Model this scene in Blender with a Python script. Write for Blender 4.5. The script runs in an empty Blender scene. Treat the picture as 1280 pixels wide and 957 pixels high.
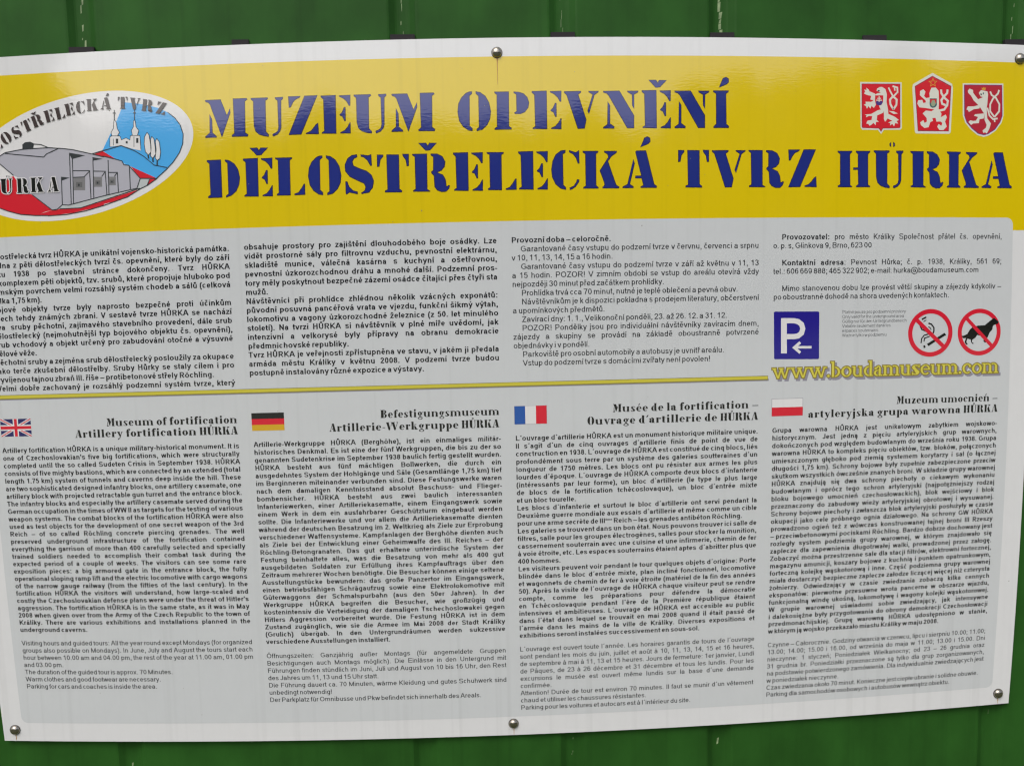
import bpy, bmesh, math, random
import numpy as np
from mathutils import Matrix, Vector
random.seed(7)
scene = bpy.context.scene

# ------------------------------------------------------------------ camera
F0_D = 1226.0
F_D = 1270.3994500152608
R_D = [[0.9989241051156683,0.02558289791520965,-0.03868006661216134],[-0.021028404263274042,0.9932716427316814,0.11388261482441993],[0.04133326061420264,-0.11294670902406513,0.9927409543721019]]

cam_data = bpy.data.cameras.new("camera")
cam = bpy.data.objects.new("camera", cam_data)
scene.collection.objects.link(cam)
conv = Matrix(((1, 0, 0), (0, 0, -1), (0, 1, 0)))
cam.matrix_world = Matrix.Translation((0, -F_D / 1000.0, 1.5)) @ (conv @ Matrix(R_D)).to_4x4()
cam_data.sensor_width = 36.0
cam_data.sensor_fit = 'HORIZONTAL'
cam_data.lens = 36.0 * F0_D / 1280.0
cam_data.clip_start = 0.02
cam_data.clip_end = 500.0
scene.camera = cam
scene.cycles.use_denoising = True
scene.cycles.denoiser = 'OPENIMAGEDENOISE'
scene.cycles.denoising_input_passes = 'RGB_ALBEDO_NORMAL'
scene.cycles.denoising_prefilter = 'ACCURATE'
scene.cycles.use_adaptive_sampling = False
scene.cycles.filter_width = 1.3
scene.render.resolution_x = 1024
scene.render.resolution_y = 765

# ------------------------------------------------------------------ light: hazy, mostly overcast day
SUN_EL, SUN_AZ = math.radians(50), math.radians(25)      # azimuth measured from behind the photographer
world = bpy.data.worlds.new("World")
scene.world = world
world.use_nodes = True
wn, wl = world.node_tree.nodes, world.node_tree.links
bg = wn['Background']
sky = wn.new('ShaderNodeTexSky')
sky.sky_type = 'NISHITA'
sky.sun_disc = False
sky.sun_elevation = SUN_EL
sky.sun_rotation = math.pi + SUN_AZ
sky.air_density = 1.0
sky.dust_density = 5.0
sky.ozone_density = 1.0
hs = wn.new('ShaderNodeHueSaturation')
hs.inputs['Saturation'].default_value = 0.5
wl.new(sky.outputs[0], hs.inputs['Color'])
wl.new(hs.outputs[0], bg.inputs['Color'])
bg.inputs['Strength'].default_value = 0.15
sd = bpy.data.lights.new("sun", 'SUN')
sd.energy = 0.8
sd.angle = math.radians(25)
sd.color = (1.0, 0.965, 0.92)
sun = bpy.data.objects.new("sun", sd)
scene.collection.objects.link(sun)
dirv = Vector((-math.sin(SUN_AZ) * math.cos(SUN_EL), -math.cos(SUN_AZ) * math.cos(SUN_EL), math.sin(SUN_EL)))
sun.rotation_euler = dirv.to_track_quat('Z', 'Y').to_euler()
scene.view_settings.view_transform = 'Standard'
scene.view_settings.look = 'None'
scene.view_settings.exposure = 0.20
scene.view_settings.gamma = 1.0
scene.view_settings.use_curve_mapping = False

# ------------------------------------------------------------------ the board's print layout, in millimetres
C_D = [[-1.631,4.812],[1.175,19.531],[2.511,-24.11],[-0.11,-34.924],[-0.289,2.722],[-0.028,3.781],[22.55,1.183],[-16.624,5.586],[-34.793,-0.48],[1.773,-0.636],[3.332,0.012],[8.197,-7.504],[-0.448,-35.115],[-1.173,3.523],[-0.036,7.275],[-35.514,-0.141],[1.898,-0.639],[7.006,0.012],[-0.927,0.84],[-0.01,3.627],[3.708,-0.001]]
DIMS_D = {"top":283.1266896702027,"bot":-619.2851979749862,"right":742.9755438509653,"left":-654.4651944324892,"ytop":259.90563694660506,"ybot":56.47571008202053,"stripe":-147.30279472273097,"pbot":-592.7153518804478,"pright":715.3921697671709,"pleft":-626.297048588509,"stripe_r":378.9336833712211}
CAPS_D = {"M":[[[0.7,46.5],[1.6,44.4],[4.9,43.2],[6.7,41.0],[20.9,-0.3],[32.4,29.7],[32.2,36.3],[27.9,27.6],[20.6,47.1],[1.7,47.1]],[[5.9,29.8],[9.3,22.7],[9.5,6.4],[14.3,2.0],[14.5,-0.0],[0.0,-0.0],[0.1,2.1],[5.5,6.5]],[[35.8,47.5],[53.2,47.6],[54.3,45.7],[51.2,43.4],[50.6,4.9],[54.3,2.4],[53.3,-0.2],[33.5,0.2],[33.1,2.2],[36.4,4.9]]],"U":[[[0.0,47.3],[21.2,47.4],[21.8,45.5],[18.7,43.1],[18.4,5.2],[21.8,1.4],[21.4,-1.2],[15.6,-0.5],[9.1,1.8],[4.9,5.7],[3.0,13.2],[2.9,43.0],[0.1,45.4]],[[30.3,47.1],[40.4,47.4],[40.5,44.9],[38.2,42.6],[37.5,9.2],[35.9,4.6],[32.5,1.0],[27.3,-1.4],[25.9,0.3],[26.2,2.2],[29.8,3.4],[32.5,5.7],[33.6,10.3],[33.2,42.8],[30.5,44.8]]],"Z":[[[20.9,47.9],[37.3,48.0],[15.9,0.1],[0.0,-0.1]],[[0.6,47.7],[16.3,47.7],[15.0,45.6],[9.6,43.0],[6.7,39.8],[3.7,33.9],[1.2,33.5]],[[21.5,0.4],[21.6,2.0],[26.8,3.9],[30.6,7.5],[34.0,12.0],[37.3,14.2],[37.9,-0.2]]],"E":[[[0.0,47.3],[18.8,47.6],[18.5,-0.3],[0.4,0.3],[0.4,1.9],[3.4,3.7],[3.1,42.5],[0.1,45.1]],[[22.5,46.9],[37.0,47.3],[36.6,33.8],[34.8,33.4],[31.7,39.1],[28.0,42.7],[23.0,45.1]],[[22.9,23.5],[25.8,26.2],[28.7,32.5],[30.7,32.1],[30.5,15.0],[28.7,14.8],[26.1,20.7],[23.1,22.1]],[[23.2,-0.1],[23.2,1.5],[28.4,3.7],[32.3,8.0],[35.2,13.2],[36.4,13.4],[36.2,-0.5]]],"O":[[[18.6,48.0],[18.5,44.8],[15.5,42.5],[14.9,5.8],[18.3,2.5],[18.2,-1.2],[12.7,-0.2],[6.3,4.6],[1.8,11.6],[0.0,22.8],[1.2,33.0],[4.8,40.4],[10.9,46.3],[15.1,47.9]],[[22.8,48.0],[28.6,46.9],[35.0,42.2],[39.5,34.2],[41.5,23.0],[40.4,13.7],[36.5,5.9],[30.4,0.4],[23.3,-1.3],[23.1,1.5],[26.0,3.8],[26.1,41.9],[23.0,44.7]]],"P":[[[0.4,47.2],[18.7,47.2],[18.2,4.4],[21.2,2.2],[21.1,-0.0],[0.0,0.0],[0.0,1.9],[2.9,4.0],[3.3,43.2],[0.5,45.6]],[[24.3,47.1],[30.3,46.7],[36.8,44.6],[41.4,39.9],[43.5,33.3],[42.5,26.8],[38.2,21.3],[32.5,18.9],[25.1,19.3],[24.7,21.0],[27.5,22.8],[27.4,43.3],[24.5,44.9]]],"V":[[[0.0,46.6],[21.4,46.9],[21.3,44.7],[18.0,42.3],[27.5,10.9],[25.0,0.0],[16.2,-0.2],[3.0,41.9],[0.2,44.6]],[[30.3,46.8],[43.4,46.7],[42.9,44.9],[38.2,41.6],[30.7,17.9],[28.7,21.9],[35.4,42.1],[30.7,45.0]]],"N":[[[0.9,46.7],[21.6,46.9],[39.5,15.9],[39.2,-0.0],[30.2,0.0],[7.4,40.9],[5.1,43.2],[1.1,44.6]],[[6.3,33.8],[9.5,28.7],[9.1,6.2],[14.5,2.3],[14.1,-0.3],[0.0,-0.2],[0.3,1.8],[5.3,5.3]],[[31.1,46.8],[45.3,46.8],[44.9,44.6],[40.0,41.7],[39.6,23.4],[36.9,28.5],[36.8,41.7],[31.5,44.7]]],"I":[[[0.5,47.2],[20.5,47.3],[20.2,44.9],[17.1,43.0],[16.9,5.2],[20.1,2.6],[19.7,0.0],[0.0,-0.0],[0.0,2.2],[3.4,5.2],[3.8,42.9],[0.4,45.0]]],"D":[[[0.1,47.1],[18.1,47.2],[18.2,0.0],[0.3,-0.0],[0.2,2.1],[3.3,4.1],[3.0,42.3],[0.0,45.0]],[[22.8,47.0],[28.3,46.0],[34.8,41.6],[39.3,34.5],[41.3,24.2],[40.0,14.9],[36.0,7.1],[30.1,2.2],[22.9,-0.2],[22.8,2.3],[25.9,4.7],[25.8,42.2],[22.8,44.8]]],"L":[[[0.0,47.1],[21.4,46.9],[21.1,44.9],[18.5,43.3],[18.2,-0.2],[1.0,0.2],[0.7,2.2],[3.3,3.8],[3.3,43.8],[0.2,45.3]],[[22.8,-0.0],[23.0,2.1],[27.6,3.5],[31.5,8.5],[34.9,14.0],[36.5,13.9],[36.4,0.0]]],"S":[[[15.7,48.2],[15.8,44.5],[11.8,42.8],[9.9,39.1],[11.1,34.4],[18.0,31.0],[27.3,27.5],[33.2,22.2],[35.8,14.8],[34.1,6.4],[29.3,0.5],[19.9,-1.1],[19.5,0.8],[23.8,3.5],[25.0,7.6],[23.1,11.8],[13.9,16.3],[5.6,20.7],[0.2,27.8],[0.0,36.1],[3.5,43.5],[9.2,47.5]],[[19.9,48.1],[29.2,46.5],[33.2,48.0],[33.8,33.4],[31.6,33.4],[28.5,39.5],[24.0,43.8],[20.1,45.3]],[[0.3,15.3],[2.7,15.2],[5.3,8.2],[9.8,3.9],[15.4,2.1],[15.3,-1.2],[5.1,1.2],[1.3,-1.2],[0.2,-0.1]]],"T":[[[11.9,47.1],[27.6,46.7],[27.4,4.5],[30.5,1.9],[30.2,-0.2],[8.8,0.2],[9.1,2.4],[12.2,4.0]],[[0.2,47.2],[8.1,46.9],[8.1,44.4],[4.7,40.4],[3.1,32.1],[0.0,32.0]],[[31.7,47.3],[39.8,47.1],[39.6,32.1],[36.7,31.7],[35.5,39.6],[31.9,44.8]]],"R":[[[0.0,47.0],[18.4,46.9],[17.9,3.0],[21.4,0.9],[20.9,-0.2],[0.2,0.2],[0.0,2.1],[3.0,3.6],[2.9,43.0],[0.0,45.2]],[[22.7,46.8],[30.9,46.6],[37.3,43.2],[40.9,36.6],[39.8,30.1],[36.0,25.6],[30.8,23.4],[37.7,20.4],[40.8,14.3],[41.6,6.4],[43.4,6.9],[44.4,7.8],[45.8,6.8],[44.7,3.1],[40.9,-0.7],[35.3,-1.1],[29.8,1.1],[26.6,5.4],[26.0,19.3],[22.9,22.6],[22.9,24.5],[25.3,26.3],[25.7,42.5],[22.7,44.6]]],"C":[[[18.5,48.4],[18.1,44.9],[15.1,43.1],[15.1,5.4],[18.2,2.1],[18.2,-1.2],[11.5,0.3],[5.0,6.0],[0.9,14.9],[0.0,24.2],[1.8,34.9],[5.7,42.8],[12.4,47.8]],[[22.7,48.2],[31.1,45.4],[35.3,48.0],[35.5,31.2],[33.4,31.1],[30.9,38.3],[27.3,43.0],[22.8,45.2]],[[31.9,11.9],[35.1,11.4],[34.6,8.4],[30.3,2.4],[25.5,-0.8],[22.5,-1.3],[22.6,1.7],[27.5,3.8],[30.9,8.4]]],"K":[[[0.0,47.0],[19.8,46.8],[19.7,44.7],[16.9,42.9],[16.5,4.1],[19.4,1.7],[19.2,-0.1],[0.1,0.1],[0.1,2.0],[3.0,3.8],[3.2,43.0],[0.2,44.9]],[[26.8,46.7],[43.1,46.5],[42.8,44.3],[36.1,39.4],[31.8,33.8],[41.7,4.3],[45.5,1.9],[44.9,-0.2],[24.1,0.0],[24.0,1.9],[26.6,4.0],[26.3,7.3],[20.9,22.3],[31.9,39.0],[31.0,42.3],[27.0,44.6]]],"A":[[[14.3,36.4],[16.1,30.8],[9.8,5.1],[14.3,2.1],[13.9,-0.1],[0.0,0.1],[0.3,2.2],[6.2,5.1],[6.7,7.0]],[[16.8,45.1],[18.3,46.7],[30.6,46.9],[40.5,4.8],[43.8,2.4],[43.3,-0.1],[22.8,0.1],[22.8,2.2],[26.2,3.5],[24.2,12.0],[16.3,12.1],[16.4,15.5],[23.7,15.7]]],"H":[[[0.0,46.3],[19.7,46.5],[19.7,44.4],[16.8,42.2],[16.9,3.1],[19.6,1.0],[19.4,0.0],[0.0,-0.0],[0.0,1.9],[3.1,3.8],[3.3,42.1],[0.3,44.2]],[[24.5,46.5],[44.1,46.7],[43.8,44.5],[41.2,42.4],[41.0,3.6],[43.9,1.4],[43.6,0.1],[24.5,0.0],[24.3,1.7],[27.4,3.9],[27.1,22.1],[20.7,22.1],[20.8,25.2],[27.1,25.4],[27.2,42.3],[24.7,44.4]]],"ˇ":[[[8.6,60.2],[18.5,60.3],[20.5,57.0],[22.4,60.2],[32.1,59.8],[23.4,50.8],[17.7,50.3]]],"´":[[[7.6,50.5],[13.1,62.8],[17.0,64.3],[20.6,62.4],[20.9,57.7],[18.3,54.8]]],"°":[[[23.8,58.5],[23.8,51.4],[21.7,53.2],[21.5,56.0]],[[26.6,58.5],[29.0,56.6],[29.2,53.2],[26.6,51.5]]]}
TITLE_D = [[["M",-324.5],["U",-266.4],["Z",-220.3],["E",-179.3],["U",-138.5],["M",-92.7],["O",-10.8],["P",34.6],["E",81.4],["V",121.5],["N",169.4],["Ě",218.7],["N",259.3],["Í",309.2]],[["D",-323.8],["Ě",-278.3],["L",-238.0],["O",-197.6],["S",-151.7],["T",-111.8],["Ř",-67.9],["E",-17.6],["L",24.0],["E",63.0],["C",103.7],["K",143.3],["Á",192.5],["T",263.4],["V",306.9],["R",354.1],["Z",405.3],["H",471.2],["Ů",519.9],["R",570.1],["K",620.6],["A",669.7]]]
TBASE_D = [169.3,94.9]
ELL_D = [-487.75,153.74,150.43,75.17,-168.59]
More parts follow.
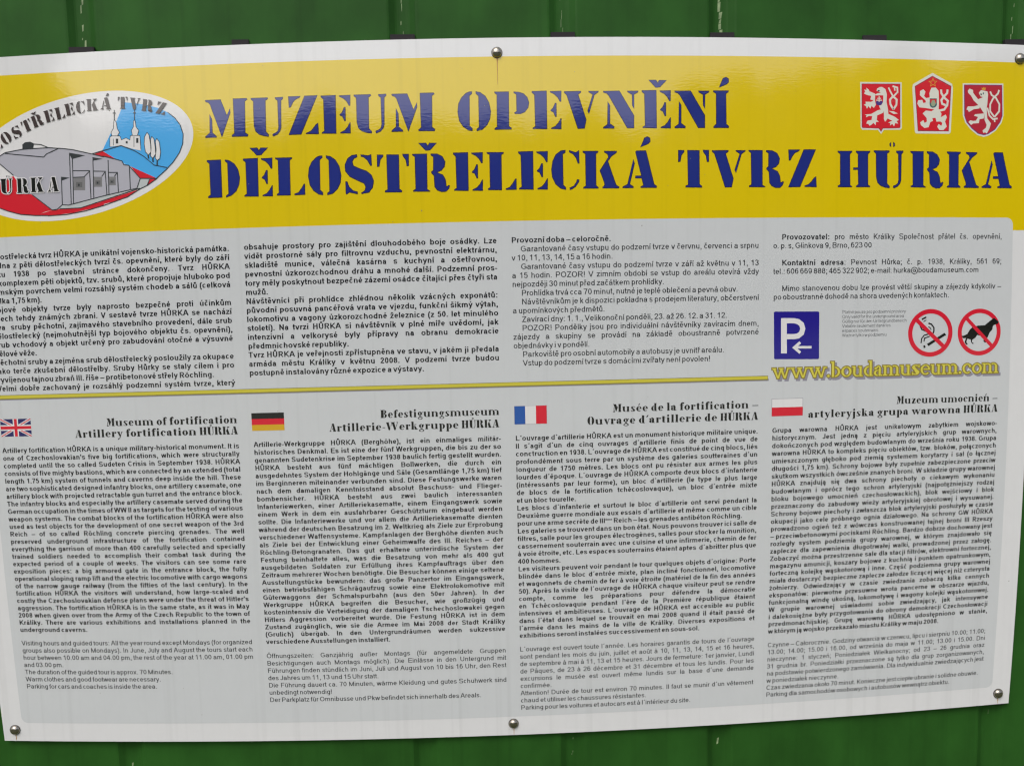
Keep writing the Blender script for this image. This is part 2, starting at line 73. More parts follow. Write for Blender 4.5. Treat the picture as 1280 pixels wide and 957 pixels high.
ART_D = {"emblem":[["f","sky_blue",[[-425.3,217.9],[-402.2,214.4],[-383.2,209.2],[-370.6,202.8],[-361.9,195.5],[-355.8,186.8],[-352.4,175.5],[-353.4,163.1],[-358.2,152.1],[-366.3,141.2],[-375.5,132.2],[-387.4,122.4],[-390.0,122.5],[-420.3,137.8],[-429.2,141.9],[-441.9,148.7],[-454.5,158.0],[-456.4,159.4],[-448.7,173.4],[-436.3,196.6],[-430.7,208.8]]],["f","red",[[-467.6,155.2],[-456.0,158.6],[-440.0,148.2],[-455.6,151.9]]],["f","red",[[-420.5,137.8],[-409.0,122.4],[-387.4,121.7]]],["f","red",[[-397.0,121.3],[-387.4,121.5],[-400.9,113.4]]],["f","red",[[-604.2,121.2],[-592.8,125.9],[-584.2,129.5],[-574.3,132.7],[-568.4,124.8],[-569.1,110.4],[-551.8,108.9],[-524.4,88.0],[-533.5,86.5],[-546.2,82.1],[-566.9,84.6],[-583.4,89.3],[-594.4,93.7],[-605.3,99.5]]],["f","red",[[-547.5,82.3],[-526.5,87.5],[-519.6,87.8],[-514.0,89.3],[-490.7,88.6],[-457.0,96.4],[-457.3,90.5],[-497.8,83.4],[-525.5,81.1]]],["f","red",[[-461.8,91.8],[-461.6,95.6],[-410.1,109.3],[-407.7,110.4],[-426.2,100.6],[-444.6,95.3]]],["f","bunker_grey",[[-596.7,155.4],[-591.3,158.8],[-584.1,162.7],[-561.0,165.8],[-527.2,166.2],[-508.0,164.2],[-494.4,162.0],[-470.2,155.7],[-455.6,152.1],[-440.0,147.9],[-431.6,145.2],[-429.4,140.5],[-423.4,139.6],[-409.0,122.7],[-397.0,121.1],[-400.3,114.2],[-408.9,110.5],[-487.6,89.1],[-512.1,89.2],[-518.3,88.6],[-523.3,88.2],[-525.1,88.1],[-551.8,108.9],[-568.3,111.6],[-569.5,131.4],[-574.2,133.6],[-591.7,148.9]]],["f","bunker_light",[[-511.9,94.1],[-503.3,93.1],[-456.4,102.8],[-413.7,110.4],[-408.9,110.5],[-487.5,89.3],[-514.6,89.3]]],["f","bunker_light",[[-409.0,122.1],[-397.4,121.1],[-400.3,114.4],[-408.9,110.7],[-413.1,110.9]]],["f","dark",[[-561.0,166.2],[-560.8,171.7],[-557.2,174.5],[-550.3,174.9],[-545.5,172.3],[-546.4,166.8]]],["f","dark",[[-499.9,158.6],[-478.7,154.3],[-495.7,150.4]]],["f","dark",[[-469.6,151.6],[-455.7,148.9],[-469.2,147.1]]],["f","dark",[[-511.6,129.1],[-500.0,127.4],[-511.2,123.9]]],["f","embrasure_grey",[[-495.0,127.9],[-480.0,127.2],[-480.7,110.8],[-495.7,111.5]]],["f","embrasure_dark",[[-492.1,121.6],[-484.0,121.3],[-484.3,114.6],[-492.4,114.9]]],["f","dark",[[-487.4,117.8],[-487.8,116.6],[-488.8,116.2],[-489.7,116.7],[-490.1,117.9],[-489.6,119.1],[-488.6,119.5],[-487.7,119.0]]],["f","embrasure_grey",[[-469.1,127.2],[-458.1,126.7],[-458.6,114.2],[-469.7,114.7]]],["f","embrasure_dark",[[-466.9,122.5],[-460.4,122.2],[-460.6,116.7],[-467.2,117.0]]],["f","dark",[[-463.1,119.3],[-463.5,118.4],[-464.3,118.0],[-465.0,118.5],[-465.3,119.4],[-465.0,120.4],[-464.2,120.8],[-463.4,120.3]]],["f","embrasure_grey",[[-449.1,126.4],[-440.3,126.0],[-440.7,115.5],[-449.5,115.8]]],["f","embrasure_dark",[[-448.0,122.6],[-442.2,122.4],[-442.4,117.5],[-448.2,117.8]]],["f","dark",[[-444.6,119.9],[-445.0,119.0],[-445.7,118.7],[-446.3,119.1],[-446.6,119.9],[-446.3,120.8],[-445.6,121.1],[-444.9,120.7]]],["s","dark",[[-499.3,157.6],[-499.6,94.3]],1.15],["s","dark",[[-499.3,157.6],[-495.7,150.4],[-496.5,94.7]],1.15],["s","dark",[[-496.3,136.0],[-473.9,135.0],[-473.6,99.6]],1.15],["s","dark",[[-474.0,134.4],[-481.6,127.5],[-495.7,127.6]],1.15],["s","dark",[[-469.0,151.6],[-469.9,100.1]],1.15],["s","dark",[[-469.1,134.2],[-453.7,133.3],[-452.7,103.5]],1.15],["s","dark",[[-453.7,133.1],[-458.4,127.1]],1.15],["s","dark",[[-449.5,147.2],[-450.0,103.9]],1.15],["s","dark",[[-449.1,131.7],[-438.0,131.3],[-437.8,106.9]],1.15],["s","dark",[[-438.5,130.9],[-442.1,126.4]],1.15],["s","dark",[[-422.3,137.8],[-422.2,109.8]],1.15],["s","dark",[[-409.0,122.7],[-413.7,110.6]],1.15],["s","dark",[[-511.9,94.2],[-503.3,93.2],[-456.4,103.0],[-413.7,110.6]],1.15],["s","dark",[[-511.0,128.8],[-511.3,94.2],[-518.3,88.6],[-523.3,88.2]],1.15],["s","dark",[[-514.6,89.0],[-487.6,89.1],[-410.1,110.5]],1.15],["s","dark",[[-456.2,152.4],[-440.0,147.9],[-431.6,145.2],[-429.4,140.5],[-423.4,139.6],[-409.0,122.7],[-387.4,121.8]],1.15],["s","dark",[[-400.3,114.2],[-397.0,121.1]],1.15],["s","dark",[[-387.4,121.8],[-400.3,113.6],[-409.5,109.7],[-426.2,100.4],[-456.9,91.1],[-481.6,85.1],[-506.3,81.6],[-531.1,81.0]],1.15],["s","dark",[[-596.7,155.4],[-591.3,158.8],[-584.1,162.7],[-561.0,165.8],[-527.2,166.2],[-508.0,164.2],[-494.4,162.0],[-470.2,155.7],[-454.8,151.3]],1.15],["s","dark",[[-584.2,161.7],[-533.1,154.7],[-529.5,158.4],[-513.5,164.5]],1.15],["s","dark",[[-545.6,171.6],[-536.6,170.6],[-527.2,166.4]],1.15],["s","dark",[[-596.7,155.1],[-591.7,148.9],[-574.2,133.6]],1.15],["s","dark",[[-550.4,108.2],[-525.1,88.1],[-519.6,87.8]],1.15],["s","dark",[[-531.0,81.4],[-547.5,82.1],[-566.9,84.3],[-583.4,89.0],[-594.4,93.4],[-605.3,99.2]],1.15],["s","dark",[[-470.2,155.7],[-454.4,159.5]],1.15],["f","emblem_white",[[-446.5,163.5],[-446.0,175.5],[-443.4,176.9],[-444.3,181.3],[-441.1,186.2],[-440.2,195.5],[-439.1,196.7],[-437.0,192.9],[-436.4,186.0],[-433.6,180.8],[-435.9,177.2],[-432.7,175.8],[-431.3,171.4],[-425.4,173.6],[-420.4,170.9],[-419.6,175.8],[-417.0,176.7],[-418.0,182.6],[-415.3,186.9],[-415.1,194.4],[-413.1,194.9],[-412.1,186.7],[-408.7,182.2],[-410.5,176.7],[-407.4,175.3],[-407.0,157.2],[-414.4,158.8],[-432.2,164.5]]],["s","dark",[[-446.5,163.5],[-446.0,175.5],[-443.4,176.9],[-444.3,181.3],[-441.1,186.2],[-440.2,195.5],[-439.1,196.7],[-437.0,192.9],[-436.4,186.0],[-433.6,180.8],[-435.9,177.2],[-432.7,175.8],[-431.3,171.4],[-425.4,173.6],[-420.4,170.9],[-419.6,175.8],[-417.0,176.7],[-418.0,182.6],[-415.3,186.9],[-415.1,194.4],[-413.1,194.9],[-412.1,186.7],[-408.7,182.2],[-410.5,176.7],[-407.4,175.3],[-406.9,159.1]],0.7],["s","dark",[[-444.7,177.0],[-433.1,176.4]],0.7],["s","dark",[[-418.9,176.3],[-407.3,175.8]],0.7],["s","dark",[[-441.6,173.3],[-441.9,165.0]],0.7],["s","dark",[[-415.1,175.0],[-415.5,161.9]],0.7],["s","dark",[[-439.6,196.1],[-439.3,209.2]],1.0],["s","dark",[[-441.4,205.3],[-437.5,205.1]],1.2],["s","dark",[[-413.8,194.9],[-413.3,208.6]],1.0],["s","dark",[[-415.1,204.3],[-411.7,204.2]],1.2],["f","dark",[[-438.4,173.2],[-435.5,173.1],[-435.7,167.2],[-438.6,167.3]]],["f","dark",[[-412.3,172.8],[-409.4,172.7],[-409.6,166.7],[-412.5,166.8]]],["f","dark",[[-425.8,169.6],[-423.3,169.5],[-423.4,166.6],[-425.9,166.8]]],["s","dark",[[-464.9,157.0],[-451.8,160.0],[-432.2,164.5],[-414.4,156.9],[-403.1,149.6],[-390.7,138.5],[-374.2,134.7]],1.0],["s","dark",[[-371.2,203.3],[-361.9,195.5],[-355.8,186.8],[-352.4,175.5],[-353.4,163.1],[-358.2,152.1],[-366.3,141.2],[-375.5,132.2],[-388.1,121.9]],1.0],["f","emblem_white",[[-398.2,179.3],[-395.8,176.1],[-394.2,164.8],[-393.9,154.8],[-397.3,151.2],[-401.0,155.1],[-402.3,165.1],[-401.6,173.8]]],["s","dark",[[-398.2,179.3],[-395.8,176.1],[-394.2,164.8],[-393.9,154.8],[-397.3,151.2],[-401.0,155.1],[-402.3,165.1],[-401.6,173.8],[-398.2,179.3]],0.8],["f","emblem_white",[[-392.3,174.0],[-389.5,170.8],[-388.4,159.5],[-388.0,152.1],[-391.7,147.0],[-394.8,149.8],[-393.5,159.8],[-394.1,169.7]]],["s","dark",[[-392.3,174.0],[-389.5,170.8],[-388.4,159.5],[-388.0,152.1],[-391.7,147.0],[-394.8,149.8],[-393.5,159.8],[-394.1,169.7],[-392.3,174.0]],0.8],["f","emblem_white",[[-385.9,171.3],[-383.0,166.8],[-381.7,154.3],[-383.1,146.2],[-386.4,143.9],[-388.8,147.1],[-387.2,157.0],[-387.8,168.2]]],["s","dark",[[-385.9,171.3],[-383.0,166.8],[-381.7,154.3],[-383.1,146.2],[-386.4,143.9],[-388.8,147.1],[-387.2,157.0],[-387.8,168.2],[-385.9,171.3]],0.8],["s","dark",[[-397.9,151.2],[-397.4,146.8]],1.6],["s","dark",[[-391.9,147.0],[-391.8,142.2]],1.6],["s","dark",[[-386.4,143.9],[-386.6,138.3]],1.6]],"arms_one":[["f","shield_white",[[502.6,229.2],[558.8,229.8],[558.4,171.3],[556.6,168.9],[534.0,168.4],[530.1,163.2],[525.8,168.3],[504.4,168.2],[502.4,171.1]]],["f","dark_red",[[504.4,227.2],[556.9,228.0],[556.6,172.1],[554.8,170.8],[532.7,170.1],[530.1,165.7],[527.1,170.0],[505.2,170.5],[504.0,171.9]]],["f","red",[[505.1,226.6],[556.2,227.3],[555.9,172.4],[554.2,171.5],[532.0,170.9],[530.1,167.1],[527.9,170.8],[506.0,171.1],[504.9,172.3]]],["f","shield_white",[[532.0,223.5],[536.6,220.7],[538.5,214.0],[537.9,204.3],[539.9,194.7],[540.3,187.0],[534.6,185.0],[533.7,192.7],[529.1,195.5],[522.7,213.7],[525.8,215.2],[530.4,215.8],[524.5,218.5],[525.3,221.0],[528.4,223.0]]],["f","shield_white",[[522.7,213.7],[522.1,206.0],[516.0,206.9],[517.1,211.7],[512.0,212.6],[507.5,214.4],[509.0,216.8],[507.5,219.7],[511.1,218.8],[510.6,222.2],[513.6,219.8],[515.1,217.4],[522.2,214.7]]],["f","shield_white",[[522.1,207.0],[523.3,200.2],[520.5,196.3],[517.4,199.2],[515.9,195.3],[513.4,198.6],[511.3,195.2],[509.8,198.6],[506.8,200.0],[509.8,201.5],[509.4,204.1],[517.0,204.0]]],["f","shield_white",[[534.2,195.6],[533.2,190.3],[524.9,186.8],[524.4,181.0],[527.4,178.6],[523.3,178.6],[523.0,174.4],[519.8,177.1],[516.7,174.6],[514.6,173.6],[512.6,176.0],[510.1,176.0],[511.6,179.9],[517.2,180.9],[518.3,185.7],[513.7,186.1],[509.6,184.0],[510.7,186.6],[508.0,187.7],[516.8,188.6],[526.0,193.5]]],["f","shield_white",[[534.2,190.8],[540.3,188.9],[549.5,185.2],[554.4,181.4],[551.5,179.9],[553.4,176.6],[549.5,177.5],[547.9,173.1],[545.3,176.4],[542.2,174.0],[542.8,177.4],[539.7,177.8],[545.4,180.3],[539.2,183.1],[535.6,178.7],[534.1,182.1]]],["f","shield_white",[[540.4,192.8],[547.5,192.4],[553.2,189.6],[547.5,189.0]]],["s","shield_white",[[547.1,194.8],[543.0,201.5],[542.6,207.3],[546.7,211.7],[551.8,207.5],[551.2,200.7],[547.1,194.8]],2.6],["s","shield_white",[[546.7,211.7],[543.2,217.9],[540.7,222.7]],2.2],["s","shield_white",[[547.7,211.7],[553.0,217.1],[552.8,222.9],[546.4,224.7]],2.2],["s","shield_white",[[549.4,219.0],[548.9,222.9]],2.0],["s","shield_white",[[540.5,205.3],[552.8,205.5]],0.1],["f","dark",[[525.8,219.1],[528.9,219.4],[528.6,217.5],[526.3,217.4]]],["f","red",[[522.5,212.4],[533.6,212.6],[533.1,204.2],[530.7,200.3],[527.6,199.5],[524.6,200.2],[522.9,203.6]]],["f","shield_blue",[[523.1,204.1],[525.7,205.6],[528.2,204.4],[530.8,205.6],[533.0,204.2],[530.7,200.5],[527.6,199.7],[524.6,200.4]]],["s","shield_white",[[527.9,211.4],[527.8,204.2]],1.3],["s","shield_white",[[525.2,208.7],[530.5,208.8]],1.1],["s","shield_white",[[523.9,206.2],[531.8,206.3]],1.2]],"arms_two":[["f","shield_white",[[601.6,243.0],[628.7,229.4],[629.9,223.9],[626.2,166.8],[624.2,164.7],[577.8,164.4],[576.3,166.9],[573.4,222.7],[574.3,227.7]]],["f","dark_red",[[601.6,239.2],[627.6,226.6],[623.5,167.8],[580.4,167.5],[576.8,225.3]]],["f","red",[[601.6,238.3],[626.7,225.8],[622.9,168.6],[581.1,168.4],[577.6,224.8]]],["f","shield_white",[[597.9,219.5],[599.9,223.7],[605.9,224.1],[609.8,219.8],[610.1,207.8],[609.5,196.8],[613.5,190.4],[612.4,185.8],[600.6,184.7],[592.7,184.6],[587.3,190.4],[591.8,194.2],[599.6,193.4],[603.6,195.8],[591.8,197.4],[582.9,198.1],[580.0,202.7],[581.1,207.2],[587.0,207.8],[588.4,203.7],[591.9,204.7],[591.4,207.4],[583.6,213.7],[584.1,219.2],[588.6,221.6],[591.5,218.4],[589.5,212.9],[592.4,210.2],[597.3,211.2],[596.9,216.7]]],["f","shield_white",[[592.7,185.5],[600.6,184.7],[601.5,181.0],[597.5,179.1],[595.5,172.7],[589.6,171.7],[584.7,175.3],[583.8,178.9],[588.2,181.7],[589.9,178.1],[593.1,180.0]]],["f","shield_white",[[605.0,185.7],[612.4,185.8],[619.4,189.6],[620.9,186.0],[618.3,180.4],[620.8,174.0],[616.3,169.4],[610.3,169.3],[607.4,173.8],[609.4,177.1],[613.3,174.8],[614.4,178.5],[612.4,180.3],[606.4,180.2]]],["s","shield_white",[[610.5,194.5],[617.5,196.0],[621.5,201.6],[622.5,207.2],[616.6,212.1],[613.5,217.1],[613.2,221.7]],2.8],["s","shield_white",[[622.2,221.9],[621.6,217.3],[616.6,212.1],[613.4,207.9],[614.6,203.3],[619.5,201.6]],2.8],["s","gold",[[602.0,236.1],[603.5,232.3],[607.6,232.3],[604.3,229.8],[605.4,225.9],[602.0,228.1],[598.4,225.7],[599.6,229.7],[596.4,232.0],[600.6,232.2],[602.0,236.1]],0.8],["f","teal",[[597.3,209.9],[607.2,210.1],[607.1,201.3],[604.6,198.5],[601.1,197.7],[598.2,199.3],[597.0,202.1]]],["f","red",[[598.1,209.0],[606.4,209.1],[606.3,204.1],[598.0,203.9]]],["f","shield_grey",[[600.3,207.6],[604.2,207.7],[605.6,203.1],[603.1,199.6],[600.2,199.8],[598.7,202.5]]]],"arms_three":[["f","shield_white",[[643.5,230.5],[701.3,231.6],[701.4,189.8],[698.5,180.4],[690.3,170.1],[680.1,163.4],[673.0,161.4],[663.9,163.6],[653.8,171.3],[646.8,179.4],[643.4,188.6]]],["f","shield_blue",[[645.4,228.9],[699.8,229.9],[699.9,189.8],[696.8,181.2],[689.1,171.2],[679.3,165.2],[673.0,163.6],[664.5,165.5],[655.5,172.4],[648.5,180.1],[645.4,188.4]]],["f","arms_red",[[646.2,228.2],[699.1,229.1],[699.1,189.7],[696.1,181.5],[688.5,171.9],[678.9,166.1],[673.0,164.4],[665.1,166.3],[656.2,173.0],[649.2,180.6],[646.2,188.6]]],["f","shield_white",[[669.3,222.4],[678.4,220.8],[679.4,217.1],[678.2,204.1],[677.2,198.5],[678.1,185.6],[683.2,179.2],[681.1,172.7],[679.1,168.9],[677.1,165.9],[675.0,167.5],[672.5,166.5],[671.2,169.7],[676.1,173.5],[677.1,177.2],[674.1,183.7],[674.1,191.1],[667.1,201.1],[659.1,208.3],[655.1,214.7],[651.1,218.3],[650.7,221.0],[653.2,223.9],[658.2,222.1],[658.2,218.4],[665.2,210.3],[672.2,213.2],[668.7,214.1],[666.2,218.6]]],["f","shield_white",[[668.1,203.4],[667.1,198.3],[659.0,197.2],[655.5,195.3],[651.9,193.4],[650.5,196.1],[648.5,196.5],[650.5,200.7],[659.0,200.9]]],["f","shield_white",[[674.1,192.0],[673.1,185.5],[667.0,184.4],[666.0,179.3],[657.9,178.7],[654.9,176.6],[651.4,180.4],[653.9,182.8],[657.9,181.9],[661.9,182.5],[665.0,187.2],[659.0,188.9],[661.0,190.8]]],["s","shield_white",[[678.2,199.5],[681.2,189.4],[686.3,184.8],[692.9,185.9]],2.2],["s","shield_white",[[688.8,181.2],[688.3,185.8]],2.0],["s","shield_white",[[688.3,187.7],[682.2,194.9],[682.3,204.2],[686.4,211.7],[693.6,218.4],[695.2,223.1]],2.3],["s","shield_white",[[688.3,187.7],[695.0,195.2],[695.5,204.5],[690.5,212.7],[684.4,216.3],[682.4,220.9]],2.3],["f","gold",[[670.8,222.5],[670.3,225.7],[672.3,224.8],[673.4,226.7],[674.6,224.9],[676.4,225.8],[675.6,222.6]]],["f","dark",[[668.2,217.8],[670.5,217.8],[670.4,215.5],[668.7,215.9]]],["f","teal",[[671.8,219.2],[673.5,219.3],[673.3,216.8],[671.8,216.7]]]],"no_smoking":[["s","black",[[586.9,-107.2],[587.6,-101.2],[591.2,-96.8],[599.0,-94.8]],1.6],["s","black",[[591.0,-105.1],[591.9,-100.5],[599.1,-98.2]],1.5],["s","black",[[585.2,-84.2],[587.4,-88.9],[593.2,-91.4]],1.7],["s","black",[[596.7,-81.0],[601.2,-82.6],[604.5,-86.9],[604.7,-91.5],[603.6,-94.5]],1.9],["s","black",[[596.8,-85.6],[599.9,-87.6],[600.7,-89.9]],1.2],["s","black",[[587.4,-76.0],[593.7,-73.0]],1.9],["s","black",[[589.7,-78.8],[593.9,-76.9]],1.1],["f","black",[[595.2,-108.2],[619.7,-94.0],[622.2,-96.8],[597.3,-111.0]]],["f","black",[[589.9,-110.8],[592.3,-109.7],[593.6,-112.4],[591.2,-113.9]]],["s","sign_red",[[580.2,-76.5],[618.0,-111.4]],5.3]],"no_dogs":[["f","black",[[643.6,-98.7],[647.4,-98.4],[652.3,-96.2],[655.6,-90.8],[659.7,-87.0],[666.4,-85.5],[677.3,-84.9],[682.3,-81.1],[687.3,-77.3],[690.7,-75.4],[694.1,-78.2],[697.6,-80.6],[696.0,-83.7],[692.6,-84.0],[689.2,-85.9],[688.5,-90.5],[684.4,-95.1],[682.0,-100.5],[680.4,-103.6],[680.5,-107.5],[678.0,-108.1],[675.8,-105.9],[676.9,-101.2],[670.9,-98.8],[666.7,-97.6],[664.3,-101.0],[659.7,-104.0],[659.4,-107.1],[662.4,-108.9],[660.3,-109.5],[658.1,-107.1],[657.2,-103.2],[652.5,-102.4],[651.4,-107.0],[653.5,-110.1],[650.6,-110.1],[648.8,-106.9],[650.4,-101.5],[646.6,-101.5]]],["s","sign_red",[[651.4,-76.0],[688.3,-112.7]],4.8]],"parking":[["f","parking_blue",[[387.5,-62.7],[445.3,-63.4],[446.7,-64.7],[446.9,-123.7],[445.9,-124.9],[387.8,-123.8],[386.7,-122.6],[386.2,-63.9]]],["f","emblem_white",[[395.7,-71.2],[403.4,-71.3],[403.7,-116.6],[396.0,-116.4]]],["s","emblem_white",[[403.4,-74.6],[413.0,-74.8],[418.4,-76.0],[423.1,-79.7],[424.8,-85.2],[423.1,-90.9],[418.5,-94.4],[413.1,-95.2],[403.6,-95.0]],6.6],["s","emblem_white",[[414.6,-109.0],[436.7,-109.3]],3.2],["s","emblem_white",[[421.5,-102.7],[413.5,-109.3],[421.6,-116.2]],3.6]]}
RINGS_D = [[599.8,-93.8,31.3,25.4],[669.6,-94.0,31.0,25.2]]
ARC_D = [["D",-617.6,147.3,40.4],["Ě",-604.2,157.7,37.5],["L",-590.9,167.1,33.6],["O",-578.3,174.9,30.7],["S",-564.8,181.2,22.9],["T",-551.1,188.4,22.0],["Ř",-537.4,193.9,19.2],["E",-522.4,198.7,13.4],["L",-508.3,201.6,12.5],["E",-495.6,205.5,10.6],["C",-482.2,207.2,4.9],["K",-467.2,209.6,2.0],["Á",-450.1,210.4,0.2],["T",-428.3,210.2,-1.7],["V",-413.3,208.3,-6.5],["R",-397.6,205.5,-9.3],["Z",-380.9,201.4,-14.2]]
HURKA_D = [["H",-610.7,111.1],["Ů",-591.8,111.4],["R",-570.0,111.0],["K",-551.7,111.2],["A",-529.5,110.9]]
FLAGS_D = {"uk":[-612.8,-198.6,-571.2,-175.8],"de":[-281.1,-198.3,-239.6,-175.6],"fr":[51.8,-198.4,92.6,-175.4],"pl":[384.3,-197.6,425.8,-175.1]}
HB_D = {" ":278,"!":333,"\"":474,"'":238,"(":333,")":333,",":278,"-":333,".":278,"/":278,"0":556,"1":556,"2":556,"3":556,"4":556,"5":556,"6":556,"7":556,"8":556,"9":556,":":333,";":333,"?":611,"@":975,"A":722,"B":722,"C":722,"D":722,"E":667,"F":611,"G":778,"H":722,"I":278,"J":556,"K":722,"L":611,"M":833,"N":722,"O":778,"P":667,"Q":778,"R":722,"S":667,"T":611,"U":722,"V":667,"W":944,"X":667,"Y":667,"Z":611,"a":556,"b":611,"c":556,"d":611,"e":556,"f":333,"g":611,"h":611,"i":278,"j":278,"k":556,"l":278,"m":889,"n":611,"o":611,"p":611,"q":611,"r":389,"s":556,"t":333,"u":611,"v":556,"w":778,"x":556,"y":556,"z":500,"–":556,"´":333,"ß":611,"ł":278,"ø":556}
HR_D = {" ":278,"!":278,"\"":355,"'":191,"(":333,")":333,",":278,"-":333,".":278,"/":278,"0":556,"1":556,"2":556,"3":556,"4":556,"5":556,"6":556,"7":556,"8":556,"9":556,":":278,";":278,"?":556,"@":1015,"A":667,"B":667,"C":722,"D":722,"E":667,"F":611,"G":778,"H":722,"I":278,"J":500,"K":667,"L":556,"M":833,"N":722,"O":778,"P":667,"Q":778,"R":722,"S":667,"T":611,"U":722,"V":667,"W":944,"X":667,"Y":667,"Z":611,"a":556,"b":556,"c":500,"d":556,"e":556,"f":278,"g":556,"h":556,"i":222,"j":222,"k":500,"l":222,"m":833,"n":556,"o":556,"p":556,"q":556,"r":333,"s":500,"t":278,"u":556,"v":500,"w":722,"x":500,"y":500,"z":500,"–":556,"´":333,"ß":611,"ł":278,"ø":556}
